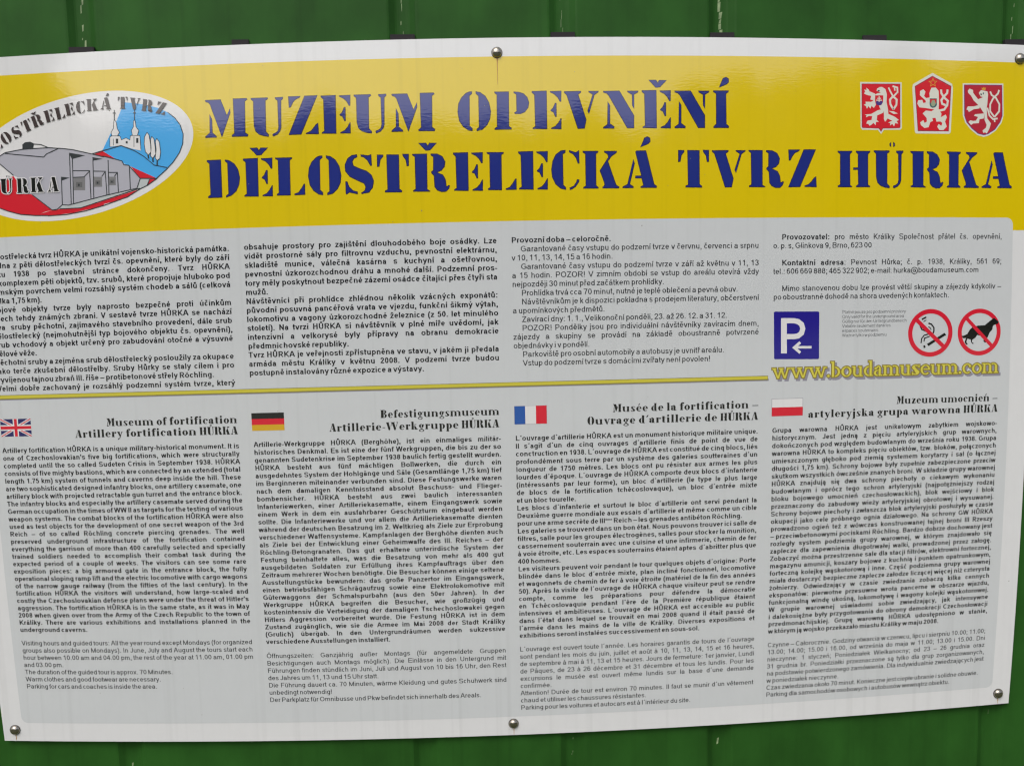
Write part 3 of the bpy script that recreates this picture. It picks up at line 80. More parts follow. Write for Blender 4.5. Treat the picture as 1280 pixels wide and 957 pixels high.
BLOCKS_D = [["czech_text_a",1,-613.3,-299.5,28.64,-11.215,9.93,["Dělostřelecká tvrz HŮRKA je unikátní vojensko-historická památka.","Jedna z pěti dělostřeleckých tvrzí čs. opevnění, které byly do září","roku 1938 po stavební stránce dokončeny. Tvrz HŮRKA","je komplexem pěti objektů, tzv. srubů, které propojuje hluboko pod","zemským povrchem velmi rozsáhlý systém chodeb a sálů (celková","|délka 1,75 km).","Bojové objekty tvrze byly naprosto bezpečné proti účinkům","všech tehdy známých zbraní. V sestavě tvrze HŮRKA se nachází","dva  sruby pěchotní, zajímavého stavebního provedení, dále srub","dělostřelecký (nejmohutnější typ bojového objektu čs. opevnění),","srub vchodový a objekt určený pro zabudování otočné a výsuvné","|dělové věže.","Pěchotní sruby a zejména srub dělostřelecký posloužily za okupace","jako terče zkušební dělostřelby. Sruby Hůrky se staly cílem i pro","|vyvíjenou tajnou zbraň III. říše – protibetonové střely Röchling.","Velmi dobře zachovaný je rozsáhlý podzemní systém tvrze, který"]],["czech_text_b",1,-281.1,34.4,29.35,-11.232,9.94,["obsahuje prostory pro zajištění dlouhodobého boje osádky. Lze","vidět prostorné sály pro filtrovnu vzduchu, pevnostní elektrárnu,","skladiště munice, válečná kasárna s kuchyní a ošetřovnou,","pevnostní úzkorozchodnou dráhu a mnohé další. Podzemní pros-","tory měly poskytnout bezpečné zázemí osádce čítající přes čtyři sta","|mužů.","Návštěvníci při prohlídce zhlédnou několik vzácných exponátů:","původní posuvná pancéřová vrata ve vjezdu, funkční šikmý výtah,","lokomotivu a vagony úzkorozchodné železnice (z 50. let minulého","století). Na tvrzi HŮRKA si návštěvník v plné míře uvědomí, jak","intenzivní a velkorysé byly přípravy na obranu demokracie","|předmnichovské republiky.","Tvrz HŮRKA je veřejnosti zpřístupněna ve stavu, v jakém ji předala","armáda městu Králíky v květnu 2008. V podzemí tvrze budou","|postupně instalovány různé expozice a výstavy."]],["czech_opening_hours",0,52.2,366.7,29.38,-10.972,9.87,["*|Provozní doba – celoročně.",">Garantované časy vstupu do podzemí tvrze v červnu, červenci a srpnu","|v 10, 11, 13, 14, 15 a 16 hodin.",">Garantované časy vstupu do podzemí tvrze v září až květnu v 11, 13","a 15 hodin. POZOR! V zimním období se vstup do areálu otevírá vždy","|nejpozději 30 minut před začátkem prohlídky.",">|Prohlídka trvá cca 70 minut, nutné je teplé oblečení a pevná obuv.",">Návštěvníkům je k dispozici pokladna s prodejem literatury, občerstvení","|a upomínkových předmětů.",">|Zavírací dny: 1. 1., Velikonoční pondělí, 23. až 26. 12. a 31. 12.",">POZOR! Pondělky jsou pro individuální návštěvníky zavíracím dnem,","zájezdy a skupiny se provádí na základě oboustranně potvrzené","|objednávky i v pondělí.",">|Parkoviště pro osobní automobily a autobusy je uvnitř areálu.",">|Vstup do podzemí tvrze s domácími zvířaty není povolen!"]],["contact_text",0,385.3,699.9,28.64,-10.885,9.78,[">#14#Provozovatel: pro město Králíky Společnost přátel čs. opevnění,","|o. p. s, Glinkova 9, Brno, 623 00","",">#16#Kontaktní adresa: Pevnost Hůrka; č. p. 1938, Králíky, 561 69;","|tel.: 606 669 888; 465 322 902; e-mail: hurka@boudamuseum.com","",">Mimo stanovenou dobu lze provést větší skupiny a zájezdy kdykoliv –","|po oboustranné dohodě na shora uvedených kontaktech."]],["english_text",1,-613.3,-298.7,-220.02,-10.096,9.01,["Artillery fortification HŮRKA is a unique military-historical monument. It is","one of Czechoslovakian's five big fortifications, which were structurally","completed until the so called Sudeten Crisis in September 1938. HŮRKA","consists of five mighty bastions, which are connected by an extended (total","length 1.75 km) system of tunnels and caverns deep inside the hill. These","are two sophisticated designed infantry blocks, one artillery casemate, one","artillery block with projected retractable gun turret and  the entrance block.","The infantry blocks and especially the artillery casemate served during the","German occupation in the times of WW II as targets for the testing of various","weapon systems. The combat blocks of the fortification HŮRKA were also","used as test objects for the development of one secret weapon of the 3rd","Reich – of so called Röchling concrete piercing grenades. The well","preserved underground infrastructure of the fortification contained","everything the garrison of more than 400 carefully selected and specially","trained soldiers needed to accomplish their combat task during the","expected period of a couple of weeks. The visitors can see some rare","exposition pieces: a big armored gate in the entrance block, the fully","operational sloping ramp lift and the electric locomotive with cargo wagons","of the narrow gauge railway (from the fifties of the last century). In the","fortification HŮRKA the visitors will understand, how large-scaled and","costly the Czechoslovakian defense plans were under the threat of Hitler's","aggression. The fortification HŮRKA is in the same state, as it was in May","2008 when given over from the Army of the Czech Republic to the town of","Králíky. There are various exhibitions and installations planned in the","|underground caverns."]],["english_hours",0,-613.3,-298.4,-481.13,-10.23,9.02,["Visiting hours and guided tours: All the year round except Mondays (for organized","groups also possible on Mondays). In June, July and August the tours start each","hour between 10.00 am and 04.00 pm, the rest of the year at 11.00 am, 01.00 pm","|and 03.00 pm.","|The duration of the guided tour is approx. 70 Minutes.","|Warm clothes and good footwear are necessary.","|Parking for cars and coaches is inside the area."]],["german_text",1,-280.3,34.1,-219.03,-10.085,8.93,["Artillerie-Werkgruppe HŮRKA (Berghöhe), ist ein einmaliges militär-","historisches Denkmal. Es ist eine der fünf Werkgruppen, die bis zu der so","genannten Sudetenkrise im September 1938 baulich fertig gestellt wurden.","HŮRKA besteht aus fünf mächtigen Bollwerken, die durch ein","ausgedehntes System der Hohlgänge und Säle (Gesamtlänge 1,75 km) tief","im Berginneren miteinander verbunden sind. Diese Festungswerke waren","nach dem damaligen Kenntnisstand absolut Beschuss- und Flieger-","bombensicher. HŮRKA besteht aus zwei baulich interessanten","Infanteriewerken, einer Artilleriekasematte, einem Eingangswerk sowie","einem Werk in dem ein ausfahrbarer Geschützturm eingebaut werden","sollte. Die Infanteriewerke und vor allem die Artilleriekasematte dienten","während der deutschen Besatzung im 2. Weltkrieg als Ziele zur Erprobung","verschiedener Waffensysteme. Kampfanlagen der Berghöhe dienten auch","als Ziele bei der Entwicklung einer Geheimwaffe des III. Reiches – der","Röchling-Betongranaten. Das gut erhaltene unterirdische System der","Festung beinhaltete alles, was die Besatzung von mehr als 400 gut","ausgebildeten Soldaten zur Erfüllung ihres Kampfauftrags über den","Zeitraum mehrerer Wochen benötigte. Die Besucher können einige seltene","Ausstellungstücke bewundern: das große Panzertor im Eingangswerk,","einen betriebsfähigen Schrägaufzug sowie eine Elektrolokomotive mit","Güterwaggons der Schmalspurbahn (aus den 50er Jahren). In der","Werkgruppe HŮRKA begreifen die Besucher, wie großzügig und","kostenintensiv die Verteidigung der damaligen Tschechoslowakei gegen","Hitlers Aggression vorbereitet wurde. Die Festung HŮRKA ist in dem","Zustand zugänglich, wie sie die Armee im Mai 2008 der Stadt Králíky","(Grulich) übergab. In den Untergrundräumen werden sukzessive","|verschiedene Ausstellungen installiert."]],["german_hours",0,-281.0,34.3,-501.08,-10.312,8.96,["Öffnungszeiten: Ganzjährig außer Montags (für angemeldete Gruppen","Besichtigungen auch Montags möglich). Die Einlässe in den Untergrund mit","Führungen finden stündlich im Juni, Juli und August von 10 bis 16 Uhr, den Rest","|des Jahres um 11, 13 und 15 Uhr statt.","Die Führung dauert ca. 70 Minuten, wärme Kleidung und gutes Schuhwerk sind","|unbedingt notwendig!","|Der Parkplatz für Omnibusse und Pkw befindet sich innerhalb des Areals."]],["french_text",1,52.2,366.2,-219.45,-10.083,8.95,["L´ouvrage d´artillerie HŮRKA est un monument historique militaire unique.","Il s´agit d´un de cinq ouvrages d´artillerie finis de point de vue de","conctruction en 1938. L´ouvrage de HŮRKA est constitué de cinq blocs, liés","profondément sous terre par un système des galeries soutteraines d´un","longueur de 1750 mètres. Les blocs ont pu résister aux armes les plus","lourdes d´époque. L´ouvrage de HŮRKA comporte deux blocs d´infanterie","(intéressants par leur forme), un bloc d´artillerie (le type le plus large","de blocs de la fortification tchècoslovaque), un bloc d´entrée mixte","|et un bloc tourelle.","Les blocs d´infanterie et surtout le bloc d´artillerie ont servi pendant la","Deuxième guerre mondiale aux essais d´artillerie et même comme un cible","|pour une arme secrète de III^è^m^e Reich – les grenades antibéton Röchling.","Les galeries se trouvent dans un bon état. Nous pouvons trouver ici salle de","filtres, salle pour les groupes électrogènes, salles pour stocker la munition,","cassernement souterrain avec une cuisine et une infirmerie, chemin de fer","à voie étroite, etc. Les espaces souterrains étaient aptes  d´abritter plus que","|400 hommes.","Les visiteurs peuvent voir pendant le tour quelques objets d´origine: Porte","blindée dans le bloc d´entrée mixte, plan incliné fonctionnel, locomotive","et wagonnets de chemin de fer à voie étroite (matériel de la fin des années","50). Après la visite de l´ouvrage de HŮRKA chaque visiteur peut se rendre","compte, comme les préparations pour défendre la démocratie","en Tchècoslovaquie pendant l´ère de la Première république étaient","intensives et ambitieuses. L´ouvrage de HŮRKA est accesible au public","dans l´état dans lequel se trouvait en mai 2008 quand il était passé de","l´armée dans les mains de la ville de Králíky. Diverses expositions et","|exhibitions seront instalées successivement en sous-sol."]],["french_hours",0,52.1,366.8,-500.66,-10.311,8.97,["L´ouvrage est ouvert toute l´année. Les horaires garantis de tours de l´ouvrage","sont pendant les mois du juin, juillet et août à 10, 11, 13, 14, 15 et 16 heures,","de septembre à mai à 11, 13 et 15 heures. Jours de fermeture: 1er janvier, Lundi","de Pâques, de 23 à 26 décembre et 31 décembre et tous les lundis. Pour les","excursions le musée est ouvert même lundis sur la base d´une demande","|confirmée.","Attention! Durée de tour est environ 70 minutes. Il faut se munir d´un vêtement","|chaud et utiliser les chaussures résistantes.","|Parking pour les voitures et autocars est à l´intérieur du site."]],["polish_text",1,384.9,699.7,-219.35,-10.085,8.96,["Grupa warowna HŮRKA jest unikatowym zabytkiem wojskowo-","historycznym. Jest jedną z pięciu artyleryjskich grup warownych,","dokończonych pod względem budowlanym do września roku 1938. Grupa","warowna HŮRKA to kompleks pięciu obiektów, tzw. bloków, połączonych","umieszczonym głęboko pod ziemią systemem korytarzy i sal (o łącznej","długości 1,75 km). Schrony bojowe były zupełnie zabezpieczone przeciw","skutkom wszystkich ówcześnie znanych broni. W składzie grupy warownej","HŮRKA znajdują się dwa schrony piechoty o ciekawym wykonaniu","budowlanym i oprócz tego schron artyleryjski (najpotężniejszy rodzaj","bloku bojowego umocnień czechosłowackich), blok wejściowy i blok","przeznaczony do zabudowy wieży artyleryjskiej obrotowej i wysuwanej.","Schrony bojowe piechoty i zwłaszcza blok artyleryjski posłużyły w czasie","okupacji jako cele próbnego ognia działowego. Na schrony GW HŮRKA","prowadzono ogień też z wówczas konstruowanej tajnej broni III Rzeszy","– przeciwbetonowymi pociskami Röchling. Bardzo dobrze dochowany jest","rozległy system podziemia grupy warownej, w którym znajdowało się","zaplecze dla zapewnienia długotrwałej walki, prowadzonej przez załogę.","Zobaczyć można przestrzenne sale dla stacji filtrów, elektrowni fortecznej,","magazynu amunicji, koszary bojowe z kuchnią i punktem opatrunkowym,","forteczną kolejkę wąskotorową i inne. Część podziemna grupy warownej","miała dostarczyć bezpieczne zaplecze załodze liczącej więcej niż czterysta","żołnierzy. Odwiedzający w czasie zwiedzania zobaczą kilka cennych","eksponatów: pierwotne przesuwne wrota pancerne w obszarze wjazdu,","funkcjonalną windę ukośną, lokomotywę i wagony kolejki wąskotorowej.","W grupie warownej uświadomi sobie zwiedzający, jak intensywne","i dalekosiężne były przygotowania do obrony demokracji Czechosłowacji","przedmonachijskiej. Grupę warowną HŮRKA udostępniono w stanie,","|w którym ją wojsko przekazało miastu Králíky w maju 2008."]],["polish_hours",0,384.8,699.3,-510.95,-10.2,8.97,["Czynne – Całorocznie. Godziny otwarcia w czerwcu, lipcu i sierpniu 10.00; 11.00;","13.00; 14.00; 15.00 i 16.00, od września do maja w 11.00; 13.00 i 15.00. Dni","nieczynne: 1 styczeń; Poniedziałek Wielkanocny; od 23 – 26 grudnia oraz","31 grudnia br. Poniedziałki przeznaczone są tylko dla grup zorganizowanych,","na podstawie potwierdzonego zamówienia. Dla indywidualnie zwiedzających jest","|w poniedziałek nieczynne.","|Czas zwiedzania około 70 minut. Konieczne jest ciepłe ubranie i solidne obuwie.","|Parking dla samochodów osobowych i autobusów wewnątrz obiektu."]],["notice_text",0,477.6,566.4,-66.76,-5.98,5.6,["|Platné pouze pro podzemní prostory","|Only valid for the underground area","|Gültig nur für den Untergrundbereich","|Valable seulement dans les","|espaces souterrains","|Ważne tylko w podziemiu"]]]
HEADS_D = [["Museum of fortification",-469.8,-298.8,-187.9],["Artillery fortification HŮRKA",-512.6,-298.6,-202.0],["Befestigungsmuseum",-117.2,33.5,-185.9],["Artillerie-Werkgruppe HŮRKA",-182.7,33.1,-201.6],["Musée de la fortification –",177.0,367.6,-186.2],["Ouvrage d´artillerie de HŮRKA",144.4,367.1,-201.5],["Muzeum umocnień –",554.7,699.9,-186.4],["artyleryjska grupa warowna HŮRKA",433.2,700.5,-201.1]]
URL_D = [384.3,699.2,-148.7]


C = np.array(C_D)
def W(P):
    """The sheet is very slightly barrelled: its edges bow outward by a few millimetres."""
    P = np.atleast_2d(np.asarray(P, float))
    x, y = P[:, 0] / 700.0, P[:, 1] / 700.0
    B = np.stack([x**i * y**j for i in range(6) for j in range(6 - i)], 1)
    return P + B @ C

# ------------------------------------------------------------------ materials
MATS = {}
def material(name, col, rough=0.35, spec=0.5, metal=0.0, bump=0.0, bscale=400.0, stretch=(1, 1, 1), var=0.0, vscale=(3, 3, 3), streak=0.0, coat=0.0):
    m = bpy.data.materials.new(name)
    m.use_nodes = True
    n, l = m.node_tree.nodes, m.node_tree.links
    p = n['Principled BSDF']
    p.inputs['Base Color'].default_value = (*col, 1)
    p.inputs['Roughness'].default_value = rough
    p.inputs['Specular IOR Level'].default_value = spec
    p.inputs['Metallic'].default_value = metal
    p.inputs['Coat Weight'].default_value = coat
    p.inputs['Coat Roughness'].default_value = 0.05
    p.inputs['Coat IOR'].default_value = 1.9
    g = n.new('ShaderNodeNewGeometry')
    def noise(scale_vec, scale, detail=3, ro=0.55):
        mp = n.new('ShaderNodeMapping')
        mp.inputs['Scale'].default_value = scale_vec
        t = n.new('ShaderNodeTexNoise')
        t.inputs['Scale'].default_value = scale
        t.inputs['Detail'].default_value = detail
        t.inputs['Roughness'].default_value = ro
        l.new(g.outputs['Position'], mp.inputs['Vector'])
        l.new(mp.outputs[0], t.inputs['Vector'])
        return t.outputs['Fac']
    cur = None
    if var or streak:
        rgb = n.new('ShaderNodeRGB')
        rgb.outputs[0].default_value = (*col, 1)
        cur = rgb.outputs[0]
        def mul(fac, lo, hi, mn, mx):
            nonlocal cur
            r = n.new('ShaderNodeMapRange')
            r.inputs['From Min'].default_value = lo
            r.inputs['From Max'].default_value = hi
            r.inputs['To Min'].default_value = mn
            r.inputs['To Max'].default_value = mx
            l.new(fac, r.inputs['Value'])
            mx_ = n.new('ShaderNodeMix')
            mx_.data_type = 'RGBA'
            mx_.blend_type = 'MULTIPLY'
            mx_.inputs[0].default_value = 1.0
            cc = n.new('ShaderNodeCombineColor')
            for k in range(3):
                l.new(r.outputs[0], cc.inputs[k])
            l.new(cur, mx_.inputs[6])
            l.new(cc.outputs[0], mx_.inputs[7])
            cur = mx_.outputs[2]
        if var:
            mul(noise(vscale, 1.0, 5), 0.3, 0.7, 1 - var, 1 + var)
        if streak:
            mul(noise((90, 1, 0.7), 1.0, 2), 0.55, 0.72, 1.0, 1 - streak)       # rain runs down the sheet
            mul(noise((55, 1, 30), 1.0, 6, 0.8), 0.3, 0.7, 1 - streak * .35, 1 + streak * .35)
        l.new(cur, p.inputs['Base Color'])
    if bump:
        b = n.new('ShaderNodeBump')
        b.inputs['Strength'].default_value = bump
        b.inputs['Distance'].default_value = 0.001
        l.new(noise(stretch, bscale, 2), b.inputs['Height'])
        l.new(b.outputs[0], p.inputs['Normal'])
        l.new(b.outputs[0], p.inputs['Coat Normal'])
    MATS[name] = m
    return m

PR = dict(rough=0.3, spec=0.2, bump=0.024, bscale=230.0, stretch=(0.5, 1, 1.7), coat=1.0)
material('board_white', (0.675, 0.685, 0.70), streak=0.06, **PR)
material('board_edge', (0.62, 0.56, 0.58), rough=0.4)
material('panel_grey', (0.560, 0.585, 0.605), streak=0.06, **PR)
material('yellow', (0.66, 0.495, 0.0), streak=0.06, **PR)
material('title_blue', (0.011, 0.022, 0.20), **PR)
material('title_edge', (0.030, 0.012, 0.022), **PR)
material('ink', (0.012, 0.012, 0.017), **PR)
material('ink_light', (0.024, 0.025, 0.031), **PR)
material('head_ink', (0.012, 0.012, 0.014), **PR)
material('stripe_yellow', (0.56, 0.50, 0.05), **PR)
material('stripe_olive', (0.22, 0.20, 0.06), **PR)
material('shadow_print', (0.26, 0.25, 0.31), **PR)
material('emblem_white', (0.70, 0.70, 0.71), streak=0.05, **PR)
material('sky_blue', (0.07, 0.38, 0.78), **PR)
material('red', (0.60, 0.015, 0.03), **PR)
material('dark_red', (0.20, 0.03, 0.06), **PR)
material('arms_red', (0.42, 0.02, 0.04), **PR)
material('sign_red', (0.62, 0.012, 0.035), **PR)
material('bunker_grey', (0.41, 0.41, 0.47), **PR)
material('bunker_light', (0.46, 0.50, 0.51), **PR)
material('embrasure_grey', (0.20, 0.20, 0.21), **PR)
material('embrasure_dark', (0.13, 0.13, 0.135), **PR)
material('dark', (0.035, 0.04, 0.045), **PR)
material('arc_ink', (0.05, 0.035, 0.035), **PR)
material('black', (0.008, 0.008, 0.008), **PR)
material('shield_white', (0.66, 0.66, 0.60), **PR)
material('shield_blue', (0.06, 0.04, 0.22), **PR)
material('shield_grey', (0.30, 0.36, 0.24), **PR)
material('gold', (0.62, 0.32, 0.04), **PR)
material('teal', (0.05, 0.12, 0.13), **PR)
material('parking_blue', (0.018, 0.012, 0.24), **PR)
material('flag_blue', (0.02, 0.09, 0.36), **PR)
material('flag_navy', (0.02, 0.02, 0.12), **PR)
material('flag_gold', (0.60, 0.36, 0.02), **PR)
material('url_yellow', (0.62, 0.56, 0.07), **PR)
material('url_olive', (0.24, 0.19, 0.035), **PR)
material('rust', (0.42, 0.22, 0.05), rough=0.5)
material('speck', (0.20, 0.19, 0.16), rough=0.7)
material('wall_green', (0.019, 0.080, 0.012), rough=0.45, spec=0.14, bump=0.10, bscale=90, streak=0.10, var=0.22, vscale=(14, 14, 9))
material('scratch_and_glint', (0.20, 0.28, 0.14), rough=0.6, var=0.5, vscale=(300, 1, 90))
material('gap_black', (0.012, 0.010, 0.013), rough=0.85)
material('chrome', (0.42, 0.385, 0.33), rough=0.2, metal=1.0, bump=0.12, bscale=500)
material('washer_rubber', (0.05, 0.045, 0.04), rough=0.6)
material('gravel', (0.075, 0.085, 0.045), rough=0.95, var=0.4, vscale=(4, 4, 4))
material('leaves', (0.035, 0.085, 0.02), rough=0.7, var=0.5, vscale=(3, 3, 3))

# ------------------------------------------------------------------ mesh helpers
def link(name, me, mats, parent=None, **props):
    o = bpy.data.objects.new(name, me)
    for m in mats:
        me.materials.append(MATS[m])
    scene.collection.objects.link(o)
    if parent is not None:
        o.parent = parent
    for k, v in props.items():
        o[k] = v
    return o

def dense(pts, step=18.0):
    out = []
    for a, b in zip(pts, pts[1:] + pts[:1]):
        n = max(1, int(math.hypot(b[0] - a[0], b[1] - a[1]) / step))
        out += [(a[0] + (b[0] - a[0]) * k / n, a[1] + (b[1] - a[1]) * k / n) for k in range(n)]
    return out

class Print:
    """Flat pieces of print on the board: polygons in board millimetres, each a hair above the last."""
    def __init__(s, z, dz=0.006):
        s.v, s.f, s.mi, s.mats, s.z, s.dz = [], [], [], [], z, dz
    def _m(s, m):
        if m not in s.mats:
            s.mats.append(m)
        return s.mats.index(m)
    def add(s, mat, pts, z=None, step=18.0):
        pts = [tuple(p) for p in pts]
        A = sum(a[0] * b[1] - b[0] * a[1] for a, b in zip(pts, pts[1:] + pts[:1]))
        if A < 0:
            pts = pts[::-1]
        if step:
            pts = dense(pts, step)
        zz = s.z if z is None else z
        w = W(pts)
        i0 = len(s.v)
        s.v += [(x / 1000, -zz / 1000, 1.5 + y / 1000) for x, y in w]
        s.f.append(list(range(i0, i0 + len(pts))))
        s.mi.append(s._m(mat))
        if z is None:
            s.z += s.dz
    def stroke(s, mat, pts, w, z=None, closed=False):
        P = [np.array(p, float) for p in pts]
        L, Rr = [], []
        for i, p in enumerate(P):
            t0 = P[i] - P[i - 1] if i > 0 else P[1] - P[0]
            t1 = P[i + 1] - P[i] if i < len(P) - 1 else P[i] - P[i - 1]
            if i == 0 and closed: t0 = P[0] - P[-2]
            if i == len(P) - 1 and closed: t1 = P[1] - P[0]
            t0 = t0 / (np.linalg.norm(t0) + 1e-9); t1 = t1 / (np.linalg.norm(t1) + 1e-9)
            n = np.array([-(t0 + t1)[1], (t0 + t1)[0]]); n /= (np.linalg.norm(n) + 1e-9)
            c = max(0.5, abs(n @ np.array([-t0[1], t0[0]])))
            L.append(p + n * w / 2 / c); Rr.append(p - n * w / 2 / c)
        zz = s.z if z is None else z
        i0 = len(s.v)
        w_ = W(np.array(L + Rr))
        s.v += [(x / 1000, -zz / 1000, 1.5 + y / 1000) for x, y in w_]
        n = len(L)
        for i in range(n - 1):
            s.f.append([i0 + n + i, i0 + n + i + 1, i0 + i + 1, i0 + i])
            s.mi.append(s._m(mat))
        if z is None:
            s.z += s.dz
    def ring(s, mat, cx, cy, ro, ri, n=72):
        i0 = len(s.v)
        P = [(cx + r * math.cos(2 * math.pi * k / n), cy + r * math.sin(2 * math.pi * k / n)) for r in (ri, ro) for k in range(n)]
        s.v += [(x / 1000, -s.z / 1000, 1.5 + y / 1000) for x, y in W(P)]
        for k in range(n):
            j = (k + 1) % n
            s.f.append([i0 + k, i0 + n + k, i0 + n + j, i0 + j]); s.mi.append(s._m(mat))
        s.z += s.dz
    def build(s, name, parent, **props):
        me = bpy.data.meshes.new(name)
        me.from_pydata(s.v, [], s.f)
        me.polygons.foreach_set('material_index', s.mi)
        # every piece faces the viewer
        me.update()
        bm = bmesh.new(); bm.from_mesh(me)
        for f in bm.faces:
            if f.normal.y > 0:
                f.normal_flip()
        bm.to_mesh(me); bm.free()
        return link(name, me, s.mats, parent, **props)

def offset(poly, d):
    P = np.array(poly, float)
    A = (P[:, 0] * np.roll(P[:, 1], -1) - np.roll(P[:, 0], -1) * P[:, 1]).sum()
    if A < 0:
        P = P[::-1]
    a = P - np.roll(P, 1, 0); b = np.roll(P, -1, 0) - P
    a /= np.linalg.norm(a, axis=1, keepdims=True) + 1e-9; b /= np.linalg.norm(b, axis=1, keepdims=True) + 1e-9
    na = np.c_[a[:, 1], -a[:, 0]]; nb = np.c_[b[:, 1], -b[:, 0]]
    n = na + nb; n /= np.linalg.norm(n, axis=1, keepdims=True) + 1e-9
    c = np.clip((n * na).sum(1), 0.6, 1)
    return (P + n * (d / c)[:, None]).tolist()

def box(bm, x0, x1, y0, y1, z0, z1):
    vs = [bm.verts.new(p) for p in ((x0, y0, z0), (x1, y0, z0), (x1, y1, z0), (x0, y1, z0), (x0, y0, z1), (x1, y0, z1), (x1, y1, z1), (x0, y1, z1))]
    for q in ((0, 1, 5, 4), (1, 2, 6, 5), (2, 3, 7, 6), (3, 0, 4, 7), (4, 5, 6, 7), (3, 2, 1, 0)):
        bm.faces.new([vs[i] for i in q])

# ------------------------------------------------------------------ ground and the trees across the yard
me = bpy.data.meshes.new('ground')
me.from_pydata([(-60, -90, 0), (60, -90, 0), (60, 30, 0), (-60, 30, 0)], [], [(0, 1, 2, 3)])
link('ground', me, ['gravel'], kind='structure')

def treeline():
    bm = bmesh.new()
    rnd = random.Random(3)
    for k in range(110):
        x = -44 + k * .8 + rnd.uniform(-.4, .4)
        h = (8.0 if x < -11 else 5.1 if x < -4.5 else 5.3 if x < 5 else 6.0 + (x - 5) * .12) + rnd.uniform(-.3, .3)
        y = -24 + rnd.uniform(-1.5, 1.5)
        z = 0.3
        while z < h:
            r = min(rnd.uniform(.8, 1.4), max(.5, h - z))
            ret = bmesh.ops.create_icosphere(bm, subdivisions=2, radius=r, matrix=Matrix.Translation((x + rnd.uniform(-.5, .5), y + rnd.uniform(-.6, .6), z)))
            for v in ret['verts']:
                v.co += Vector((rnd.uniform(-.2, .2), rnd.uniform(-.2, .2), rnd.uniform(-.2, .2)))
            z += r * .9
            if z > h - .5: break
    me = bpy.data.meshes.new('treeline')
    bm.to_mesh(me); bm.free()
    link('treeline', me, ['leaves'], kind='stuff', label='line of green trees across the yard')
treeline()

# ------------------------------------------------------------------ corrugated metal wall
GROOVES = [-880, -678, -475, -280, -78.5, 123, 326, 522.5, 707.5, 905, 1105]
wall = bpy.data.objects.new('metal_wall', None)
scene.collection.objects.link(wall)
wall['label'] = 'green corrugated metal wall with vertical grooves behind the information board'
wall['category'] = 'wall'
wall.location.y = 0.004                              # the board stands a little off the sheets

def profile(x0, x1, lift):
    pts = [(x0, 4.0 - lift)]
    for gx in GROOVES:
        if x0 + 20 < gx < x1 - 12:
            for dx, y in ((-19, 4), (-16.5, 4.5), (-14.5, 6), (-9.5, 9.4), (-7, 10.3), (-4, 10.6), (4, 10.6), (7, 10.3), (9.5, 9.4), (14.5, 6), (16.5, 4.5), (19, 4)):
                pts.append((gx + dx, y - lift))
    pts.append((x1, 4.0 - lift))
    return pts
def sheet(x0, x1, lift):
    pr = profile(x0, x1, lift)
    th = 0.6
    v, f = [], []
    zs = [0.02, 0.7, 1.4, 2.1, 2.9]
    for y_add in (0, th):
        for z in zs:
            v += [(x / 1000, (y + y_add) / 1000, z) for x, y in pr]
    n = len(pr); m = len(zs)
    for j in range(m - 1):
        for i in range(n - 1):
            a = j * n + i
            f.append((a, a + 1, a + n + 1, a + n))
            b = a + m * n
            f.append((b + n, b + n + 1, b + 1, b))
        for i in (0, n - 1):
            a = j * n + i; b = a + m * n
            f.append((a, a + n, b + n, b) if i == 0 else (b, b + n, a + n, a))
    me = bpy.data.meshes.new('cladding_sheet')
    me.from_pydata(v, [], f)
    o = link('cladding_sheet', me, ['wall_green'], wall)
    return o
sheet(-1100, -291, 0.0)
sheet(-300, 514, 1.1)
sheet(505, 1300, 0.0)

# scuffed paint and painted-on highlights down the middle of the grooves
def groove_flecks():
    rnd = random.Random(11)
    v, f = [], []
    spec = {-475: (.8, 1.2, 2.8), -78.5: (.35, .6, 1.2), 123: (.8, .5, 1.0), 326: (1.0, 2.4, 5.2), 522.5: (.25, .4, 1.0), 707.5: (.4, .5, 1.2)}
    for gx, (dens, wmin, wmax) in spec.items():
        lift = 1.1 if -300 < gx < 514 else 0.0
        for z0, z1 in ((1.77, 1.95), (.60, .90)):
            z = z0
            while z < z1:
                h = rnd.uniform(.003, .014)
                if rnd.random() < dens * (1 if z0 > 1 else .2):
                    x = gx + rnd.uniform(-2.0, 1.5); w = rnd.uniform(wmin, wmax) / 2
                    y = 10.6 - lift - 0.05 - rnd.uniform(0, .05)
                    i = len(v)
                    v += [((x - w) / 1000, y / 1000, z), ((x + w * rnd.uniform(.3, 1)) / 1000, y / 1000, z + .001), ((x + w) / 1000, y / 1000, z + h), ((x - w * rnd.uniform(.3, 1)) / 1000, y / 1000, z + h - .001)]
                    f.append((i, i + 1, i + 2, i + 3))
                z += h * .95
    me = bpy.data.meshes.new('scuffs_and_glints')
    me.from_pydata(v, [], f)
    link('scuffs_and_glints', me, ['scratch_and_glint'], wall, kind='stuff')
groove_flecks()

# ------------------------------------------------------------------ the information board
D = DIMS_D
L_, R_, T_, B_ = D['left'], D['right'], D['top'], D['bot']
board = bpy.data.objects.new('information_board', None)
scene.collection.objects.link(board)
board['label'] = 'large rectangular museum information board with yellow header, screwed to a green metal wall'
board['category'] = 'sign'

def plate():
    ring = dense([(L_, B_), (R_, B_), (R_, T_), (L_, T_)], 15.0)
    w = W(ring); n = len(ring)
    v = [(x / 1000, 0, 1.5 + y / 1000) for x, y in w] + [(x / 1000, 0.003, 1.5 + y / 1000) for x, y in w]
    f = [list(range(n)), list(range(2 * n - 1, n - 1, -1))]
    mi = [0, 1]
    for k in range(n):
        j = (k + 1) % n
        f.append([k, n + k, n + j, j]); mi.append(1)
    me = bpy.data.meshes.new('plate')
    me.from_pydata(v, [], f)
    me.polygons.foreach_set('material_index', mi)
    link('plate', me, ['board_white', 'board_edge'], board)
plate()

